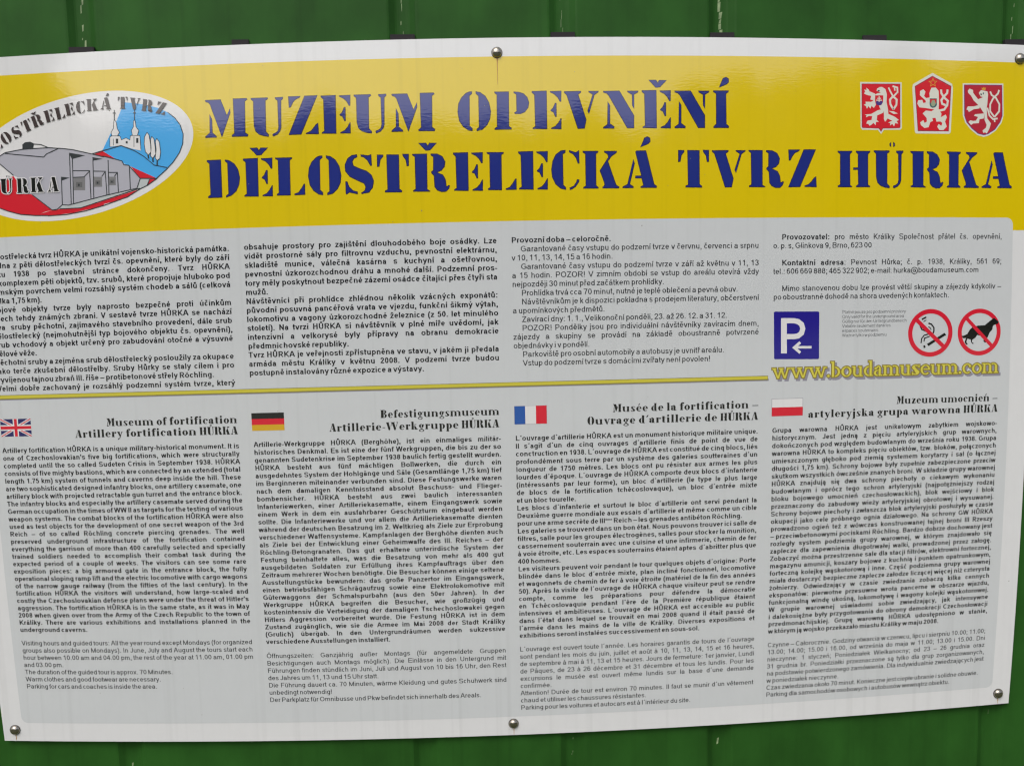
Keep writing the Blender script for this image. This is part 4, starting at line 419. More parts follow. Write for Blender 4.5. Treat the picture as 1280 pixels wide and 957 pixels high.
def rect(x0, y0, x1, y1):
    return [(x0, y0), (x1, y0), (x1, y1), (x0, y1)]
p = Print(0.08)
p.add('yellow', rect(L_, 40.0, R_, D['ytop']))
p.build('yellow_header', board, label='yellow header band')
pw = Print(0.11)
r = 9.0
x0, x1, y0, y1 = D['pleft'], D['pright'] , D['pbot'], D['ybot']
rr = []
for cx, cy, a0 in ((x1 - r, y1 - r, 0), (x0 + r, y1 - r, 90), (x0 + r, y0 + r, 180), (x1 - r, y0 + r, 270)):
    rr += [(cx + r * math.cos(math.radians(a0 + t)), cy + r * math.sin(math.radians(a0 + t))) for t in range(0, 91, 15)]
pw.add('panel_grey', rr)
pw.build('text_panel', board, label='pale grey text panel with rounded corners')
p = Print(0.2)
sy, sr = D['stripe'], D['stripe_r']
p.add('shadow_print', rect(x0, sy - 4.2, sr + 1, sy - 1.5), z=.16)
p.add('stripe_olive', rect(x0, sy - 3.2, sr, sy + 2.6), z=.19)
p.add('stripe_yellow', rect(x0, sy - 1.9, sr - .5, sy + 1.9), z=.22)
p.build('divider_line', board, label='thin yellow line between the Czech and the foreign texts')

# ---- title lettering (stencil capitals)
ACC = {'Ě': ('E', 'ˇ', 0), 'Ř': ('R', 'ˇ', -1), 'Í': ('I', '´', 0), 'Á': ('A', '´', 15.5), 'Ů': ('U', '°', 0)}
def cap_polys(ch):
    if ch in ACC:
        b, a, dx = ACC[ch]
        return CAPS_D[b] + [[(x + dx, y) for x, y in q] for q in CAPS_D[a]]
    return CAPS_D[ch]
def cap_width(ch):
    b = ACC[ch][0] if ch in ACC else ch
    return max(x for q in CAPS_D[b] for x, y in q)
for li, line in enumerate(TITLE_D):
    row = bpy.data.objects.new('title_line', None)
    scene.collection.objects.link(row)
    row.parent = board
    row['label'] = 'dark blue stencil title line, ' + ('upper' if li == 0 else 'lower')
    for ch, u in line:
        p = Print(0.2, 0)
        for q in cap_polys(ch):
            g = [(x + u, y + TBASE_D[li]) for x, y in q]
            p.add('title_edge', g, z=.2, step=0)
            p.add('title_blue', offset(g, -0.8), z=.24, step=0)
        p.build('letter', row)

# ---- oval fortress emblem
cx, cy, ea, eb, er = ELL_D
er = math.radians(er)
p = Print(0.18, 0.007)
p.add('emblem_white', [(cx + ea * math.cos(t) * math.cos(er) - eb * math.sin(t) * math.sin(er), cy + ea * math.cos(t) * math.sin(er) + eb * math.sin(t) * math.cos(er)) for t in np.linspace(0, 2 * math.pi, 91)[:-1]], step=0)
em = p.build('oval_emblem', board, label='oval fortress emblem on the yellow header')
def art(group, name, parent, z, dz=.007, pre=None, **props):
    p = Print(z, dz)
    if pre: pre(p)
    for it in ART_D[group]:
        if it[0] == 'f': p.add(it[1], it[2], step=0)
        else: p.stroke(it[1], it[2], it[3])
    return p.build(name, parent, **props)
art('emblem', 'bunker_drawing', em, .25, .006)
p = Print(1.05, 0)
def turned(polys, u, v, ang, s, wid):
    c, sn = math.cos(math.radians(ang)), math.sin(math.radians(ang))
    return [[(u + ((x - wid / 2) * c - y * sn) * s, v + ((x - wid / 2) * sn + y * c) * s) for x, y in q] for q in polys]
for ch, u, v, ang in ARC_D:
    for q in turned(cap_polys(ch), u, v, ang, 14.6 / 47.0, cap_width(ch)):
        p.add('arc_ink', q, z=1.05, step=0)
zz = .96
for pss in (0, 1):
    for (ch, u, v), wd in zip(HURKA_D, (15.0, 15.4, 15.4, 17.0, 14.6)):
        s = 18.4 / 47.0
        for q in cap_polys(ch):
            zz += .004
            g = [(u + x * wd / cap_width(ch), v + y * s) for x, y in q]
            p.add('emblem_white' if pss == 0 else 'black', offset(g, 1.0) if pss == 0 else g, z=zz, step=0)
p.build('emblem_lettering', em)

# ---- coats of arms
for gname, lab in (('arms_one', 'red square shield with white lion'), ('arms_two', 'red five-sided shield with white lion and star'), ('arms_three', 'red pointed shield with crowned white lion')):
    art(gname, 'coat_of_arms', board, .2, label=lab)

# ---- pictograms
(ux, uy, ro, ri), (dx_, dy_, ro2, ri2) = RINGS_D
def pre_smoke(p):
    pass
def sign_ring(name, group, c, lab, ring_first):
    p = Print(.2, .012)
    if ring_first: p.ring('sign_red', *c)
    items = ART_D[group]
    for it in items[:-1]:
        if it[0] == 'f': p.add(it[1], it[2], step=0)
        else: p.stroke(it[1], it[2], it[3])
    if not ring_first: p.ring('sign_red', *c)
    it = items[-1]; p.stroke(it[1], it[2], it[3])
    p.build(name, board, label=lab)
sign_ring('no_smoking_pictogram', 'no_smoking', (ux, uy, ro, ri), 'round red no smoking symbol', False)
sign_ring('no_dogs_pictogram', 'no_dogs', (dx_, dy_, ro2, ri2), 'round red no dogs symbol', True)
art('parking', 'parking_pictogram', board, .2, .012, label='blue square P with left arrow')

# ---- flags
def flag(key, fn, lab):
    p = Print(.2, .01)
    x0, y0, x1, y1 = FLAGS_D[key]
    fn(p, x0, y0, x1, y1)
    p.build('flag', board, label=lab)
def uk(p, x0, y0, x1, y1):
    w, h = x1 - x0, y1 - y0
    p.add('flag_navy', rect(x0, y0, x1, y1))
    def diag(mat, wd):
        for a, b in (((x0, y0), (x1, y1)), ((x0, y1), (x1, y0))):
            k = wd / 2
            s = 1 if a[1] < b[1] else -1
            p.add(mat, [(a[0], a[1]), (a[0] + k * 1.6, a[1]), (b[0], b[1] - s * k), (b[0], b[1]), (b[0] - k * 1.6, b[1]), (a[0], a[1] + s * k)], step=0)
    diag('emblem_white', 4.4); diag('sign_red', 1.6)
    cx, cy = (x0 + x1) / 2, (y0 + y1) / 2
    p.add('emblem_white', rect(cx - 3.6, y0, cx + 3.6, y1)); p.add('emblem_white', rect(x0, cy - 3.6, x1, cy + 3.6))
    p.add('sign_red', rect(cx - 2.0, y0, cx + 2.0, y1)); p.add('sign_red', rect(x0, cy - 2.0, x1, cy + 2.0))
def bars(*cols):
    def fn(p, x0, y0, x1, y1):
        for i, c in enumerate(cols):
            p.add(c, rect(x0, y1 - (y1 - y0) * (i + 1) / 3, x1, y1 - (y1 - y0) * i / 3), z=.2)
    return fn
def fr(p, x0, y0, x1, y1):
    p.stroke('shadow_print', [(x0, y0), (x1, y0), (x1, y1), (x0, y1), (x0, y0)], .5)
    for i, c in enumerate(('flag_blue', 'emblem_white', 'sign_red')):
        p.add(c, rect(x0 + (x1 - x0) * i / 3, y0, x0 + (x1 - x0) * (i + 1) / 3, y1), z=.25)
def plf(p, x0, y0, x1, y1):
    p.stroke('shadow_print', [(x0, y0), (x1, y0), (x1, y1), (x0, y1), (x0, y0)], .5)
    p.add('emblem_white', rect(x0, (y0 + y1) / 2, x1, y1), z=.19); p.add('sign_red', rect(x0, y0, x1, (y0 + y1) / 2), z=.25)
flag('uk', uk, 'British flag'); flag('de', bars('head_ink', 'sign_red', 'flag_gold'), 'German flag')
flag('fr', fr, 'French flag'); flag('pl', plf, 'Polish flag')

# ---- body text: a plain grotesque drawn with a broad pen; advance widths in thousandths of the size
import unicodedata
def grotesque(wv, wh, ADV):
    XH, CH, DS = .519, .716, -.21
    b, t, ct, hv = wh / 2, XH - wh / 2, CH - wh / 2, wv / 2
    xm = XH / 2
    G = {}
    def spl(P, n=4):
        P = [np.array(p, float) for p in P]
        closed = np.allclose(P[0], P[-1])
        Q = ([P[-2]] + P + [P[1]]) if closed else ([2 * P[0] - P[1]] + P + [2 * P[-1] - P[-2]])
        out = []
        for i in range(1, len(Q) - 2):
            p0, p1, p2, p3 = Q[i - 1:i + 3]
            for k in range(n):
                s = k / n
                out.append(.5 * (2 * p1 + (p2 - p0) * s + (2 * p0 - 5 * p1 + 4 * p2 - p3) * s * s + (3 * p1 - p0 - 3 * p2 + p3) * s**3))
        out.append(P[-1])
        return out
    def arc(cx, cy, rx, ry, a0, a1):
        n = max(3, int(abs(a1 - a0) / 22))
        return [(cx + rx * math.cos(math.radians(a0 + (a1 - a0) * k / n)), cy + ry * math.sin(math.radians(a0 + (a1 - a0) * k / n))) for k in range(n + 1)]
    def tri(strokes):
        V, T, n0 = [], [], 0
        for si, P in enumerate(strokes):
            if isinstance(P, tuple) and P[0] == 'box':
                _, x0, y0, x1, y1 = P
                V += [(x0, y0, si), (x1, y0, si), (x1, y1, si), (x0, y1, si)]; T += [(n0, n0 + 1, n0 + 2), (n0, n0 + 2, n0 + 3)]; n0 += 4
                continue
            P = [np.array(p, float) for p in P]
            Q = [P[0]]
            for p in P[1:]:
                if np.linalg.norm(p - Q[-1]) > 1e-5: Q.append(p)
            P = Q; m = len(P)
            closed = m > 3 and np.linalg.norm(P[0] - P[-1]) < 1e-3
            for i, p in enumerate(P):
                d0 = P[i] - P[i - 1] if i else (P[i] - P[-2] if closed else P[1] - P[0])
                d1 = P[i + 1] - P[i] if i < m - 1 else (P[1] - P[0] if closed else P[i] - P[i - 1])
                d0 = d0 / np.linalg.norm(d0); d1 = d1 / np.linalg.norm(d1)
                n = np.array([-(d0 + d1)[1], (d0 + d1)[0]]); n /= np.linalg.norm(n) + 1e-9
                c = max(.55, abs(n @ np.array([-d0[1], d0[0]])))
                o = np.array([n[0] * wv / 2, n[1] * wh / 2]) / c
                V += [(p[0] + o[0], p[1] + o[1], si), (p[0] - o[0], p[1] - o[1], si)]
            for i in range(m - 1):
                a = n0 + 2 * i
                T += [(a + 1, a + 3, a + 2), (a + 1, a + 2, a)]
            n0 += 2 * m
        return np.array(V), np.array(T)
    def put(ch, S): G[ch] = S
    def A(ch): return ADV.get(ch, 556) / 1000
    def lr(ch, sl=.068, sr=None):
        sr = sl if sr is None else sr
        return sl + hv, A(ch) - sr - hv
    def ring(l, r, y0=None, y1=None):
        y0 = b if y0 is None else y0; y1 = t if y1 is None else y1
        return arc((l + r) / 2, (y0 + y1) / 2, (r - l) / 2, (y1 - y0) / 2, 90, 450)
    l, r = lr('a', .04, .075); m = (l + r) / 2
    put('a', [spl([(l + .01, t - .13), (l + .08, t - .02), (m, t), (r - .05, t - .03), (r, t - .13)]) + [(r, .10), (r + .015, 0)], spl([(r, xm + .03), (m - .02, xm + .01), (l + .02, xm - .04), (l, .14), (l + .06, b), (m, b + .005), (r, .14)])])
    for ch, side, top, bot in (('b', 0, CH, 0), ('d', 1, CH, 0), ('p', 0, XH, DS), ('q', 1, XH, DS)):
        l, r = lr(ch, .068, .040) if side == 0 else lr(ch, .040, .068)
        s = l if side == 0 else r
        put(ch, [[(s, bot), (s, top)], ring(l, r)])
    l, r = lr('c', .04, .03); m = (l + r) / 2
    put('c', [arc(m, xm, (r - l) / 2, (t - b) / 2, 40, 320)])
    l, r = lr('e', .04, .04); m = (l + r) / 2
    put('e', [arc(m, xm, (r - l) / 2, (t - b) / 2, 0, 322), [(l, xm), (r + hv * .3, xm)]])
    x = A('f') * .47
    put('f', [[(x, 0), (x, .56)] + spl([(x, .56), (x + .02, ct - .02), (x + .10, ct), (x + .17, ct)]), [(.015, t), (A('f') - .03, t)]])
    l, r = lr('g', .040, .068); m = (l + r) / 2
    put('g', [ring(l, r), [(r, XH), (r, -.02)] + spl([(r, -.04), (r - .05, DS + .06), (m, DS + wh / 2), (l + .02, DS + .09)])])
    for ch, top in (('n', XH), ('h', CH)):
        l, r = lr(ch)
        put(ch, [[(l, 0), (l, top)], [(l, t - .15)] + arc((l + r) / 2, t - .16, (r - l) / 2, .16, 150, 0) + [(r, 0)]])
    for ch in 'ijl':
        x = A(ch) / 2
        if ch == 'l': put(ch, [[(x, 0), (x, CH)]])
        elif ch == 'i': put(ch, [[(x, 0), (x, XH)], ('box', x - hv, CH - wh * .95, x + hv, CH)])
        else: put(ch, [[(x, XH), (x, -.06)] + spl([(x, -.08), (x - .03, DS + .06), (x - .11, DS + .05)]), ('box', x - hv, CH - wh * .95, x + hv, CH)])
    l = .068 + hv; a = A('k')
    put('k', [[(l, 0), (l, CH)], [(l, .17), (a - .09, XH)], [(l + .11, .30), (a - .07, 0)]])
    l, r = lr('m', .062); m = (l + r) / 2
    put('m', [[(l, 0), (l, XH)], [(l, t - .12)] + arc((l + m) / 2, t - .14, (m - l) / 2, .14, 140, 0) + [(m, 0)], [(m, t - .12)] + arc((m + r) / 2, t - .14, (r - m) / 2, .14, 140, 0) + [(r, 0)]])
    put('o', [ring(*lr('o', .036))])
    l = .068 + hv
    put('r', [[(l, 0), (l, XH)], spl([(l, t - .17), (l + .06, t - .03), (l + .13, t), (A('r') - .01, t - .005)])])
    def ess(a, y0, y1, k, sb=.04):
        l, r = sb + hv, a - sb - hv; m = (l + r) / 2; ym = (y0 + y1) / 2; h = y1 - y0
        return spl([(r - .01, y1 - h * .20), (r - .06, y1 - h * .04), (m, y1), (l + .05, y1 - h * .06), (l + .01, y1 - h * .24), (l + .08, ym + h * .06), (m + .02, ym - h * .0), (r - .06, ym - h * .08), (r - .005, y0 + h * .25), (r - .05, y0 + h * .06), (m, y0), (l + .06, y0 + h * .05), (l - .005, y0 + h * .22)])
    put('s', [ess(A('s'), b, t, 1, .035)])
    x = A('t') * .45
    put('t', [[(x, .68), (x, .18)] + spl([(x, .16), (x + .02, b + .02), (x + .08, b), (x + .14, b + .005)]), [(.01, t), (A('t') - .02, t)]])
    l, r = lr('u')
    put('u', [[(r, 0), (r, XH)], [(l, XH)] + arc((l + r) / 2, b + .15, (r - l) / 2, .15, 180, 330)])
    a = A('v'); k = hv * 1.05
    put('v', [[(k, XH), (a / 2, .0)], [(a / 2, .0), (a - k, XH)]])
    a = A('w')
    put('w', [[(k, XH), (a * .28, 0)], [(a * .28, 0), (a / 2, XH)], [(a / 2, XH), (a * .72, 0)], [(a * .72, 0), (a - k, XH)]])
    a = A('x')
    put('x', [[(k + .01, XH), (a - k - .01, 0)], [(a - k - .01, XH), (k + .01, 0)]])
    a = A('y')
    put('y', [[(k, XH), (a / 2 + .01, .02)], [(a - k, XH), (a * .5 - .03, -.08), (a * .5 - .09, DS + .055), (a * .5 - .19, DS + .05)]])
    a = A('z')
    put('z', [[(.04, t), (a - .04, t)], [(.03, b), (a - .03, b)], [(a - .10, t), (.10, b)]])
    # capitals
    def cp(ch, sl=.075, sr=None): return lr(ch, sl, sr)
    a = A('A'); put('A', [[(hv, 0), (a / 2 - .02, CH)], [(a - hv, 0), (a / 2 + .02, CH)], [(a * .22, .24), (a * .78, .24)]])
    l, r = cp('B', .075, .05); ym = .375
    put('B', [[(l, 0), (l, CH)], [(l, ct), (r - .2, ct)] + arc(r - .17, (ct + ym) / 2, .15, (ct - ym) / 2, 90, -90) + [(l, ym)], [(l, ym), (r - .2, ym)] + arc(r - .17, (b + ym) / 2, .17, (ym - b) / 2, 90, -90) + [(l, b)]])
    l, r = cp('C', .048, .04); m = (l + r) / 2
    put('C', [arc(m, CH / 2, (r - l) / 2, (ct - b) / 2, 42, 318)])
    l, r = cp('D', .075, .045)
    put('D', [[(l, 0), (l, CH)], [(l, ct), (l + .18, ct)] + arc(l + .2, CH / 2, r - l - .2, (ct - b) / 2, 90, -90) + [(l, b)]])
    l, r = cp('E', .075, .02); e = r + hv
    put('E', [[(l, 0), (l, CH)], [(l, ct), (e, ct)], [(l, .375), (e - .04, .375)], [(l, b), (e, b)]])
    l, r = cp('F', .075, .02); e = r + hv
    put('F', [[(l, 0), (l, CH)], [(l, ct), (e, ct)], [(l, .37), (e - .05, .37)]])
    l, r = cp('G', .045, .05); m = (l + r) / 2
    put('G', [arc(m, CH / 2, (r - l) / 2, (ct - b) / 2, 42, 300) + [(r, .14), (r, .34)], [(m + .03, .335), (r + hv, .335)]])
    l, r = cp('H'); put('H', [[(l, 0), (l, CH)], [(r, 0), (r, CH)], [(l, .375), (r, .375)]])
    x = A('I') / 2; put('I', [[(x, 0), (x, CH)]])
    l, r = cp('J', .03, .065); put('J', [[(r, CH)] + arc((l + r) / 2, b + .15, (r - l) / 2, .15, 0, -170)])
    l = .075 + hv; a = A('K'); put('K', [[(l, 0), (l, CH)], [(l, .24), (a - .09, CH)], [(l + .14, .38), (a - .06, 0)]])
    l, r = cp('L', .075, .02); put('L', [[(l, 0), (l, CH)], [(l, b), (r + hv, b)]])
    l, r = cp('M', .072); m = (l + r) / 2; put('M', [[(l, 0), (l, CH)], [(r, 0), (r, CH)], [(l, CH - .02), (m, .02)], [(m, .02), (r, CH - .02)]])
    l, r = cp('N'); put('N', [[(l, 0), (l, CH)], [(r, 0), (r, CH)], [(l, CH - .03), (r, .03)]])
    l, r = cp('O', .045); put('O', [ring(l, r, b, ct)])
    l, r = cp('P', .075, .045); put('P', [[(l, 0), (l, CH)], [(l, ct), (r - .2, ct)] + arc(r - .17, (ct + .31) / 2, .17, (ct - .31) / 2, 90, -90) + [(l, .31)]])
    l, r = cp('Q', .045); put('Q', [ring(l, r, b, ct), [(r - .2, .2), (r + .02, -.02)]])
    l, r = cp('R', .075, .05); put('R', [[(l, 0), (l, CH)], [(l, ct), (r - .2, ct)] + arc(r - .18, (ct + .34) / 2, .16, (ct - .34) / 2, 90, -90) + [(l, .34)], [(r - .25, .34), (r + .02, 0)]])
    put('S', [ess(A('S'), b, ct, 1, .045)])
    a = A('T'); put('T', [[(a / 2, 0), (a / 2, CH)], [(.02, ct), (a - .02, ct)]])
    l, r = cp('U'); put('U', [[(l, CH)] + arc((l + r) / 2, b + .22, (r - l) / 2, .22, 180, 360) + [(r, CH)]])
    a = A('V'); put('V', [[(k, CH), (a / 2, 0)], [(a / 2, 0), (a - k, CH)]])
    a = A('W'); put('W', [[(k, CH), (a * .27, 0)], [(a * .27, 0), (a / 2, CH)], [(a / 2, CH), (a * .73, 0)], [(a * .73, 0), (a - k, CH)]])
    a = A('X'); put('X', [[(k, CH), (a - k, 0)], [(a - k, CH), (k, 0)]])
    a = A('Y'); put('Y', [[(k, CH), (a / 2, .33)], [(a - k, CH), (a / 2, .33)], [(a / 2, 0), (a / 2, .35)]])
    a = A('Z'); put('Z', [[(.04, ct), (a - .04, ct)], [(.03, b), (a - .03, b)], [(a - .10, ct), (.10, b)]])
    # figures
    l, r = .045 + hv, .511 - hv; m = (l + r) / 2
    put('0', [ring(l, r, b, ct)])
    put('1', [[(.33, 0), (.33, CH)], [(.33, CH - .06), (.22, .57), (.11, .53)]])
    put('2', [spl([(l, .51), (l + .05, ct - .03), (m, ct), (r - .04, ct - .05), (r, .51), (r - .07, .37), (m - .02, .22), (l, b + .03)]) , [(l - hv + .01, b), (r + hv, b)]])
    put('3', [spl([(l, .54), (l + .06, ct - .02), (m, ct), (r - .05, ct - .06), (r - .03, .48), (m + .02, .385), (r - .01, .29), (r - .01, .15), (m, b), (l + .04, b + .04), (l - .01, .19)])])
    put('4', [[(.38, 0), (.38, CH)], [(.36, CH - .03), (.06, .235)], [(.03, .205), (.53, .205)]])
    put('5', [[(r, ct), (l + .05, ct)], [(l + .06, ct), (l + .015, .36)], spl([(l + .01, .37), (m, .46), (r - .03, .39), (r, .24), (r - .05, .08), (m, b), (l + .04, b + .03), (l - .01, .17)])])
    put('6', [ring(l, r, b, .46), spl([(l, .25), (l + .01, .48), (l + .08, .64), (m + .02, ct), (r - .02, .58)])])
    put('7', [[(l - hv, ct), (r + hv, ct)], [(r, ct), (.29, .30), (.23, 0)]])
    put('8', [ring(l + .02, r - .02, .38, ct), ring(l, r, b, .39)])
    put('9', [ring(l, r, .26, ct), spl([(r, .46), (r - .01, .24), (r - .08, .08), (m - .02, b), (l + .02, .14)])])
    # signs
    put('.', [('box', A('.') / 2 - hv, 0, A('.') / 2 + hv, wh * 1.1)])
    put(',', [('box', A(',') / 2 - hv, 0, A(',') / 2 + hv, wh * 1.1), [(A(',') / 2 + hv * .5, .03), (A(',') / 2 - hv * .3, -.13)]])
    put(':', [('box', A(':') / 2 - hv, 0, A(':') / 2 + hv, wh * 1.1), ('box', A(':') / 2 - hv, XH - wh * 1.1, A(':') / 2 + hv, XH)])
    put(';', G[','] + [('box', A(';') / 2 - hv, XH - wh * 1.1, A(';') / 2 + hv, XH)])
    put('!', [('box', A('!') / 2 - hv, 0, A('!') / 2 + hv, wh * 1.1), [(A('!') / 2, .2), (A('!') / 2, CH)]])
    put('-', [[(.03, .245), (A('-') - .03, .245)]])
    put('–', [[(0, .245), (.556, .245)]])
    put('(', [spl([(A('(') - .06, CH), (A('(') * .42, .5), (A('(') * .36, .25), (A('(') * .42, 0), (A('(') - .06, DS)])])
    put(')', [spl([(.06, CH), (A(')') * .58, .5), (A(')') * .64, .25), (A(')') * .58, 0), (.06, DS)])])
    put("'", [[(A("'") / 2, .46), (A("'") / 2, CH)]])
    put('´', [[(.13, .58), (.24, .73)]])
    put('@', [ring(.06, .95, -.17, .70), ring(.32, .62, .12, .44), [(.64, .45), (.66, .16), (.78, .12)]])
    put('ß', [[(.068 + hv, 0), (.068 + hv, .5)] + arc(.29, .52, .29 - .068 - hv, .16, 180, 0) + [(.42, .45), (.34, .38)], spl([(.34, .38), (.50, .26), (.50, .12), (.42, b), (.30, b)])])
    put('ł', G['l'] + [[(.0, .26), (A('l'), .44)]])
    ADV['ł'] = ADV['l']
    MK = {'\u0301': 'acute', '\u030c': 'caron', '\u030a': 'ring', '\u0300': 'grave', '\u0302': 'circ', '\u0308': 'uml', '\u0328': 'ogon', '\u0307': 'dot'}
    cache = {}
    def get(ch):
        if ch in cache: return cache[ch]
        d = unicodedata.normalize('NFD', ch)
        base = ch if ch in G else d[0]
        S = list(G[base])
        adv_ = A(base)
        if ch not in G:
            if base in 'ij': S = S[:-1]
            cx = adv_ / 2; y = .60 if base.islower() else .78
            for mk in d[1:]:
                kd = MK[mk]
                q = .8
                if base == 't' and kd == 'caron': S.append([(adv_ + .02, .60), (adv_ + .06, .73)])
                elif kd == 'acute': S.append([(cx - .03, y - .01), (cx + .07, y + .13)])
                elif kd == 'grave': S.append([(cx + .03, y - .01), (cx - .07, y + .13)])
                elif kd == 'caron': S += [[(cx - .11, y + .12), (cx, y)], [(cx, y), (cx + .11, y + .12)]]
                elif kd == 'circ': S += [[(cx - .11, y), (cx, y + .12)], [(cx, y + .12), (cx + .11, y)]]
                elif kd == 'uml': S += [('box', cx - .06 - hv, y, cx - .06 + hv * .6, y + .1), ('box', cx + .06 - hv * .6, y, cx + .06 + hv, y + .1)]
                elif kd == 'dot': S.append(('box', cx - hv, y, cx + hv, y + .11))
                elif kd == 'ring': S.append(('ringmark', cx, y + .06))
                elif kd == 'ogon': S.append([(adv_ * .72, .02), (adv_ * .62, -.10), (adv_ * .62, -.17), (adv_ * .78, -.18)])
        S2 = []
        for s in S:
            if isinstance(s, tuple) and s[0] == 'ringmark':
                S2.append(arc(s[1], s[2], .075, .065, 0, 360))
            else: S2.append(s)
        V, T = tri(S2)
        cache[ch] = (V, T)
        return cache[ch]
    return get
HB_D['ł'] = HB_D['l']; HR_D['ł'] = HR_D['l']
faces = {1: grotesque(.158, .108, HB_D), 0: grotesque(.112, .088, HR_D), 2: grotesque(.075, .055, HR_D)}
def adv(ch, bold):
    T = HB_D if bold else HR_D
    if ch in T: return T[ch] / 1000
    return T.get(unicodedata.normalize('NFD', ch)[0], 556) / 1000

def text_block(name, bold, u0, u1, a, step, size, lines):
    V, Fc, base = [], [], 0
    for i, ln in enumerate(lines):
        if not ln: continue
        bolds = None
        nb = bold
        if ln[0] == '*': nb = 1; ln = ln[1:]
        x = u0
        if ln[0] == '>': x += 11.3 * size / 9.87; ln = ln[1:]
        nbold = 0
        if ln[0] == '#':
            _, k, ln = ln.split('#', 2); nbold = int(k)
        rag = ln[0] == '|'
        if rag: ln = ln[1:]
        items = []; k = 0
        while k < len(ln):
            sup = ln[k] == '^'
            if sup: k += 1
            items.append((ln[k], sup, nb or (len(items) < nbold))); k += 1
        wl = sum(adv(c, b) * (.5 if s else 1) for c, s, b in items if c != ' ') * size
        ns = sum(c == ' ' for c, s, b in items)
        sc = 1.0
        if rag: sp = .6 * .278 * size
        else:
            sp = (u1 - x - wl) / max(ns, 1)
            if sp < .15 * size:
                sp = .15 * size
                sc = (u1 - x - sp * ns) / wl
        y = a + step * i
        for c, s, b in items:
            if c == ' ':
                x += sp; continue
            aw = adv(c, b) * size * sc * (.5 if s else 1)
            co, tr = faces[1 if b else 2 if size < 7 else 0](c)
            if len(co):
                sx = size * sc * (.5 if s else 1); sy = size * (.5 if s else 1)
                V.append(np.c_[co[:, 0] * sx + x, co[:, 1] * sy + y + (size * .36 if s else 0), co[:, 2]])
                Fc.append(tr + base); base += len(co)
            x += aw
    VV = np.concatenate(V); P = W(VV[:, :2]); F = np.concatenate(Fc)
    me = bpy.data.meshes.new(name)
    me.vertices.add(len(P)); co = np.c_[P[:, 0] / 1000, -.00022 - VV[:, 2] * .000006, 1.5 + P[:, 1] / 1000]
    me.vertices.foreach_set('co', co.ravel())
    me.loops.add(F.size); me.loops.foreach_set('vertex_index', F.ravel())
    me.polygons.add(len(F)); me.polygons.foreach_set('loop_start', np.arange(0, F.size, 3))
    me.update(calc_edges=True)
    link('text_block', me, ['ink' if bold else 'ink_light'], board, label=name.replace('_', ' ') + ' in small black print')
for b in BLOCKS_D:
    text_block(*b)

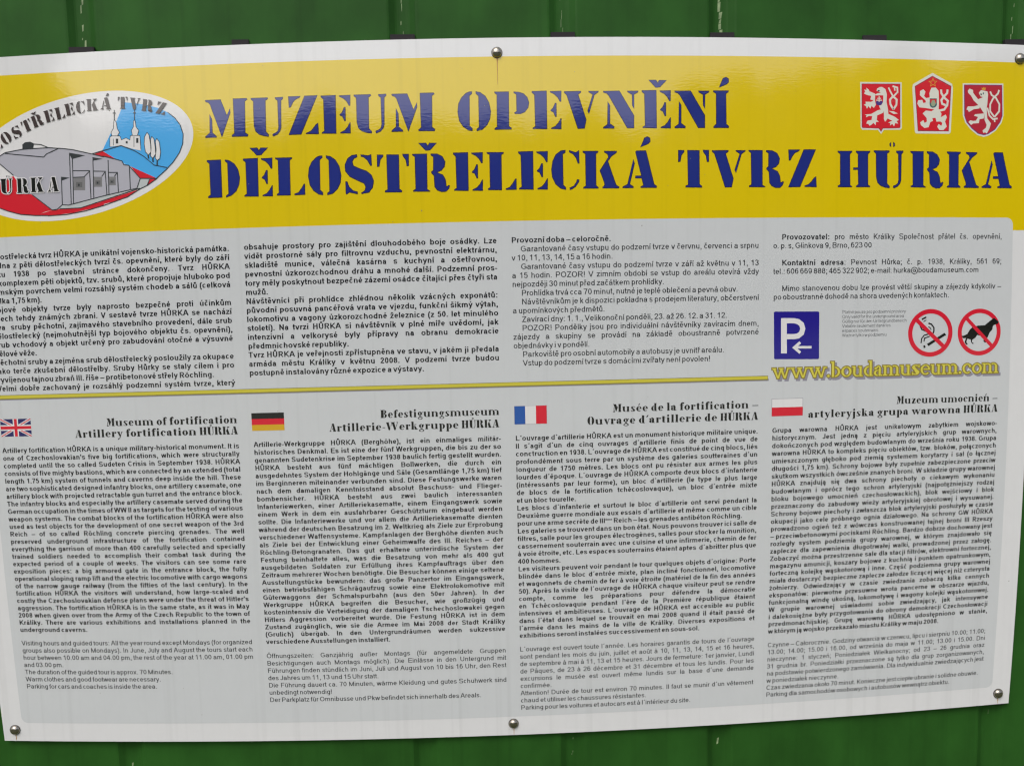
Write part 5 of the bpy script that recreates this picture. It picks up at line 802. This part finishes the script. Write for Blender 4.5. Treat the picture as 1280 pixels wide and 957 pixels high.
# ---- fat-face serif letters for the four headings and the web address (x-height = 1)
def serif_font(S, h, sw=.1):
    def R(x0, y0, x1, y1): return [(x0, y0), (x1, y0), (x1, y1), (x0, y1)]
    def arc(cx, cy, rx, ry, a0, a1, s=None, n=10):
        s = S if s is None else s
        o, i_ = [], []
        for k in range(n + 1):
            t = math.radians(a0 + (a1 - a0) * k / n)
            o.append((cx + rx * math.cos(t), cy + ry * math.sin(t)))
            i_.append((cx + (rx - s) * math.cos(t), cy + (ry - h) * math.sin(t)))
        return o + i_[::-1]
    def full(cx, cy, rx, ry, s=None): return [arc(cx, cy, rx, ry, 90, 270, s), arc(cx, cy, rx, ry, -90, 90, s)]
    def ball(cx, cy, r): return [(cx + r * math.cos(t), cy + r * math.sin(t)) for t in np.linspace(0, 2 * math.pi, 9)[:-1]]
    def stem(x, y0, y1, top=True, bot=True):
        q = [R(x, y0, x + S, y1)]
        if bot: q.append(R(x - sw, y0, x + S + sw, y0 + h))
        if top: q.append(R(x - sw, y1 - h, x + .02, y1))
        return q
    def hump(x0, x1): return [arc((x0 + x1) / 2, .66, (x1 - x0) / 2, .34, 0, 150, min(S, (x1 - x0) / 2 - .02))]
    G = {}
    g1 = S + sw * 2
    G['a'] = ([R(.46, 0, .46 + S, .72), arc(.46 + S / 2 - .12, .72, .12 + S / 2, .28, 0, 170, S * .8), ball(.18, .74, .06 + S * .28), R(.46 + S, 0, .46 + S + .14, h), *[arc(.36, .3, .34, .3, 80, 280, S)]], .46 + S + .18)
    G['b'] = (stem(.1, 0, 1.5, True, False) + [arc(.1 + S + .06, .5, .5, .5, -90, 90, S)], S + .72)
    G['c'] = ([arc(.5, .5, .48, .5, 50, 310, S), ball(.76, .74, .07 + S * .25)], .92)
    G['d'] = (stem(.55, 0, 1.5, True, False) + [arc(.5, .5, .48, .5, 90, 270, S), R(.55 + S, 0, .65 + S, h)], .7 + S)
    G['e'] = ([arc(.5, .5, .48, .5, 90, 315, S), arc(.5, .5, .44, .5, 0, 90, S * .8), R(.3, .48, .92, .48 + h)], .96)
    G['f'] = (stem(.14, 0, 1.15, False, True) + [R(.0, 1 - h, .14 + S + .18, 1), arc(.14 + S + .05, 1.15, S + .05, .35, 80, 180, S), ball(.2 + S + .1, 1.34, .06 + S * .25)], .32 + S)
    G['g'] = (full(.46, .64, .4, .36, S * .9) + [arc(.5, -.2, .46, .26, 90, 450, S * .5), ball(.9, .88, .1), R(.3, .05, .7, .05 + h * 1.6)], 1.0)
    G['i'] = (stem(.12, 0, 1) + [ball(.12 + S / 2, 1.32, .08 + S * .32)], S + .26)
    G['j'] = (stem(.12, -.25, 1, True, False) + [arc(.02, -.25, .1 + S, .25, -100, 0, S), ball(.12 + S / 2, 1.32, .08 + S * .32)], S + .22)
    G['k'] = (stem(.1, 0, 1.5) + [[(.1 + S, .42), (.75 + S * .2, .95), (.62 + S * .2, .95), (.1 + S, .5)], [(.16 + S, .5), (.4 + S, .66), (.62 + S * 1.3, 0), (.6 + S * .3, 0)], R(.5 + S * .2, 1 - h, .95, 1), R(.42 + S * .3, 0, .75 + S * 1.3, h)], .75 + S * 1.2)
    G['l'] = (stem(.12, 0, 1.5), S + .24)
    w = .40 + S * .25
    G['n'] = (stem(.1, 0, 1) + [R(.1 + w + S * .6, 0, .1 + w + S * 1.6, .7), R(.1 + w + S * .6 - sw, 0, .1 + w + S * 1.6 + sw, h)] + [arc(.1 + S + (w - S * .4) / 2 + S * .1, .68, (w - S * .4) / 2 + S * .9, .32, 0, 130, S)], .24 + w + S * 1.6)
    d = w + S * .6
    G['m'] = (G['n'][0] + [[(x + d, y) for x, y in q] for q in G['n'][0][len(stem(0, 0, 1)):]], G['n'][1] + d)
    G['o'] = (full(.5, .5, .48, .5), 1.0)
    G['p'] = (stem(.1, -.5, 1) + [arc(.1 + S + .06, .5, .5, .5, -90, 90, S)], S + .72)
    G['r'] = (stem(.1, 0, 1) + [ball(.1 + S + .24, .82, .07 + S * .25), R(.1 + S, .8, .1 + S + .2, .8 + h)], S + .48)
    G['s'] = ([arc(.4, .74, .34, .26, 40, 250, S * .75), arc(.4, .27, .36, .27, -140, 70, S * .75), [(.1, .78), (.3, .86), (.72, .25), (.45, .12)], R(.06, .0, .06 + h, .3), R(.66, .72, .66 + h, 1)], .82)
    G['t'] = ([R(.14, .12, .14 + S, 1.25), R(0, 1 - h, .14 + S + .18, 1), arc(.14 + S + .03, .2, S + .03, .2, 180, 290, S)], S + .34)
    G['u'] = (stem(.1, .3, 1, True, False) + [R(.1 + w + S * .6, 0, .1 + w + S * 1.6, 1), R(w + S * .6, 1 - h, .14 + w + S * .6, 1), arc(.1 + S + (w - S * .4) / 2 - S * .1, .3, (w - S * .4) / 2 + S * .9, .3, 180, 310, S), R(.1 + w + S * 1.6, 0, .2 + w + S * 1.6, h)], .26 + w + S * 1.6)
    V1 = [[(.04, 1), (.04 + S * 1.1, 1), (.52 + S * .4, 0), (.46, 0)], [(.46, 0), (.52 + h, 0), (.9, 1), (.9 - h, 1)], R(0, 1 - h, S * 1.1 + .14, 1), R(.72, 1 - h, 1.04, 1)]
    G['v'] = (V1, 1.0)
    G['w'] = (V1 + [[(x + .62, y) for x, y in q] for q in V1], 1.64)
    G['y'] = (V1 + [[(.46, 0), (.52 + h, 0), (.35, -.45), (.24, -.4)], ball(.22, -.38, .13)], 1.0)
    G['z'] = ([R(.05, 1 - h, .8, 1), R(.05, 0, .82, h), [(.05, h), (.05 + S * 1.2, h), (.82, 1 - h), (.82 - S * 1.2, 1 - h)], R(.05, .7, .05 + h, 1), R(.82 - h, 0, .82, .3)], .88)
    G['-'] = ([R(.06, .42, .52, .56)], .58)
    G['–'] = ([R(.1, .42, 1.15, .56)], 1.2)
    G['.'] = ([ball(.16, .12, .13)], .34)
    G['´'] = ([[(.08, 1.1), (.24, 1.1), (.5, 1.5), (.22, 1.5)]], .45)
    for b, a in (('e', 'é'), ('n', 'ń')):
        G[a] = (G[b][0] + [[(.38, 1.12), (.48, 1.12), (.7, 1.5), (.5, 1.5)]], G[b][1])
    # capitals: the stencil set, closed up
    k = 1.5 / 47.0
    for ch in 'MAOHRKULEIDV':
        G[ch] = ([[(x * k * .84, y * k) for x, y in q] for q in CAPS_D[ch]], cap_width(ch) * k * .84 + .02)
    G['Ů'] = ([[(x * k * .84, y * k) for x, y in q] for q in CAPS_D['U']] + [arc(.62, 1.78, .17, .17, 90, 270, .1), arc(.62, 1.78, .17, .17, -90, 90, .1)], cap_width('U') * k * .84 + .02)
    G['W'] = (G['V'][0] + [[(x + .95, y) for x, y in q] for q in G['V'][0]], G['V'][1] + .95)
    G['B'] = ([R(.08, 0, .08 + .5, 1.5), R(0, 0, .6, h), R(0, 1.5 - h, .6, 1.5), arc(.62, 1.14, .46, .36, -90, 90, .34), arc(.62, .4, .52, .4, -90, 90, .38)], 1.22)
    return G
fat = serif_font(.36, .09, .07)
slab = serif_font(.21, .12, .11)
def set_line(G, s, gap=.11):
    out, x = [], 0.0
    for ch in s:
        if ch == ' ':
            x += .42; continue
        q, a = G[ch]
        out += [[(px + x, py) for px, py in g] for g in q]
        x += a + gap
    return out, x
for hi in range(0, len(HEADS_D), 2):
    p = Print(.2, 0)
    for s, u0, u1, v in HEADS_D[hi:hi + 2]:
        q, w = set_line(fat, s)
        kx = (u1 - u0) / w; ky = 6.75
        z = .2
        for g in q:
            z = .2 + (z + .003) % .05
            p.add('head_ink', [(u0 + x * kx, v + y * ky) for x, y in g], z=z, step=0)
    p.build('heading', board, label='black serif heading of the ' + ('English', 'German', 'French', 'Polish')[hi // 2] + ' text')
q, w = set_line(slab, 'www.boudamuseum.com', .03)
u0, u1, v0 = URL_D
kx = (u1 - u0) / w; ky = 13.4
p = Print(.2, 0)
for i, (mt, off, sx, sy_, z0) in enumerate((('shadow_print', 1.5, 2.4, -2.6, .14), ('url_olive', 1.25, 0, 0, .21), ('url_yellow', -.1, 0, 0, .28))):
    z = 0
    for g in q:
        z = (z + .002) % .05
        p.add(mt, offset([(u0 + x * kx + sx, v0 + y * ky + sy_) for x, y in g], off), z=z0 + z, step=0)
p.build('web_address', board, label='yellow serif web address')

# ---- dirt: dark specks and the rust run below the upper middle screw
rnd = random.Random(5)
p = Print(1.3, 0)
for k in range(46):
    u, v = rnd.uniform(-640, 735), rnd.uniform(-612, 278)
    rr_ = rnd.choice((.35, .45, .5, .6, .9))
    p.add('speck', [(u + rr_ * math.cos(t) * rnd.uniform(.6, 1.2), v + rr_ * math.sin(t) * rnd.uniform(.6, 1.2)) for t in np.linspace(0, 6.28, 7)[:-1]], z=.3, step=0)
p.build('dirt_specks', board, kind='stuff')
p = Print(.3, 0)
for (u, v), ln in (((39.6, 259.5), 34), ((-637.2, -609), 9), ((42.2, -608.5), 10), ((725.6, -609), 9)):
    p.add('rust', [(u - .9, v), (u + 1.1, v), (u + .55, v - ln * .25), (u + .3, v - ln), (u - .1, v - ln), (u - .3, v - ln * .3)], z=.3, step=0)
p.build('rust_run', board, kind='stuff')

# ---- screws
def dome():
    bm = bmesh.new()
    prof = [(0, 4.6), (1.6, 4.5), (3.2, 4.1), (4.7, 3.3), (5.8, 2.2), (6.3, 1.1), (6.4, .5), (6.1, .3)]
    n = 28
    rings = []
    top = bm.verts.new((0, -prof[0][1] / 1000, 0))
    for r_, y in prof[1:]:
        rings.append([bm.verts.new((r_ * math.cos(2 * math.pi * k / n) / 1000, -y / 1000, r_ * math.sin(2 * math.pi * k / n) / 1000)) for k in range(n)])
    for k in range(n):
        bm.faces.new((top, rings[0][k], rings[0][(k + 1) % n]))
        for a, b in zip(rings, rings[1:]):
            bm.faces.new((a[k], b[k], b[(k + 1) % n], a[(k + 1) % n]))
    bmesh.ops.recalc_face_normals(bm, faces=bm.faces)
    for f in bm.faces: f.smooth = True
    me = bpy.data.meshes.new('screw'); bm.to_mesh(me); bm.free()
    return me
def washer():
    bm = bmesh.new()
    n = 28
    A = [bm.verts.new((6.9 * math.cos(2 * math.pi * k / n) / 1000, -.0004, 6.9 * math.sin(2 * math.pi * k / n) / 1000)) for k in range(n)]
    B = [bm.verts.new((7.0 * math.cos(2 * math.pi * k / n) / 1000, .0, 7.0 * math.sin(2 * math.pi * k / n) / 1000)) for k in range(n)]
    bm.faces.new(A[::-1])
    for k in range(n):
        bm.faces.new((A[k], A[(k + 1) % n], B[(k + 1) % n], B[k]))
    bmesh.ops.recalc_face_normals(bm, faces=bm.faces)
    me = bpy.data.meshes.new('washer'); bm.to_mesh(me); bm.free()
    return me
dm, wm = dome(), washer()
dm.materials.append(MATS['chrome']); wm.materials.append(MATS['washer_rubber'])
for u, v in ((-637.4, 264.9), (39.4, 264.7), (725.8, 264.9), (-637.4, -603), (42.0, -602.5), (725.5, -603)):
    x, z = W([(u, v)])[0]
    o = link('screw', dm, [], board); o.location = (x / 1000, -.0003, 1.5 + z / 1000)
    w_ = link('washer', wm, [], o)

# ---- added black blocks standing in for the dark gaps between board and grooves
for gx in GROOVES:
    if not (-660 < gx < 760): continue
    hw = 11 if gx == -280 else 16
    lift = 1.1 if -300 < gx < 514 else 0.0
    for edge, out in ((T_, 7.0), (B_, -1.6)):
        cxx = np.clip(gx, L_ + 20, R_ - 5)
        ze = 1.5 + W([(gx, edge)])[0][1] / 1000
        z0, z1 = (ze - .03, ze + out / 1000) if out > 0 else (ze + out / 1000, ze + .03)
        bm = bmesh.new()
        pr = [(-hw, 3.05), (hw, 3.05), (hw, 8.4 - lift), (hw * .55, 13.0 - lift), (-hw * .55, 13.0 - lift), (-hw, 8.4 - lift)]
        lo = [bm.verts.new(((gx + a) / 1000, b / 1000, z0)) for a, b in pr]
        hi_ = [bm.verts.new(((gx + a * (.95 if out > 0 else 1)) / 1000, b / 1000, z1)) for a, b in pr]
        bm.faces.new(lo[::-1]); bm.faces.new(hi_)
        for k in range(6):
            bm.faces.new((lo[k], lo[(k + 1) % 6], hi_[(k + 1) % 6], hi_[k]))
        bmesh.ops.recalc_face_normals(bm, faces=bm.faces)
        me = bpy.data.meshes.new('dark_gap_block'); bm.to_mesh(me); bm.free()
        link('dark_gap_block', me, ['gap_black'], board)
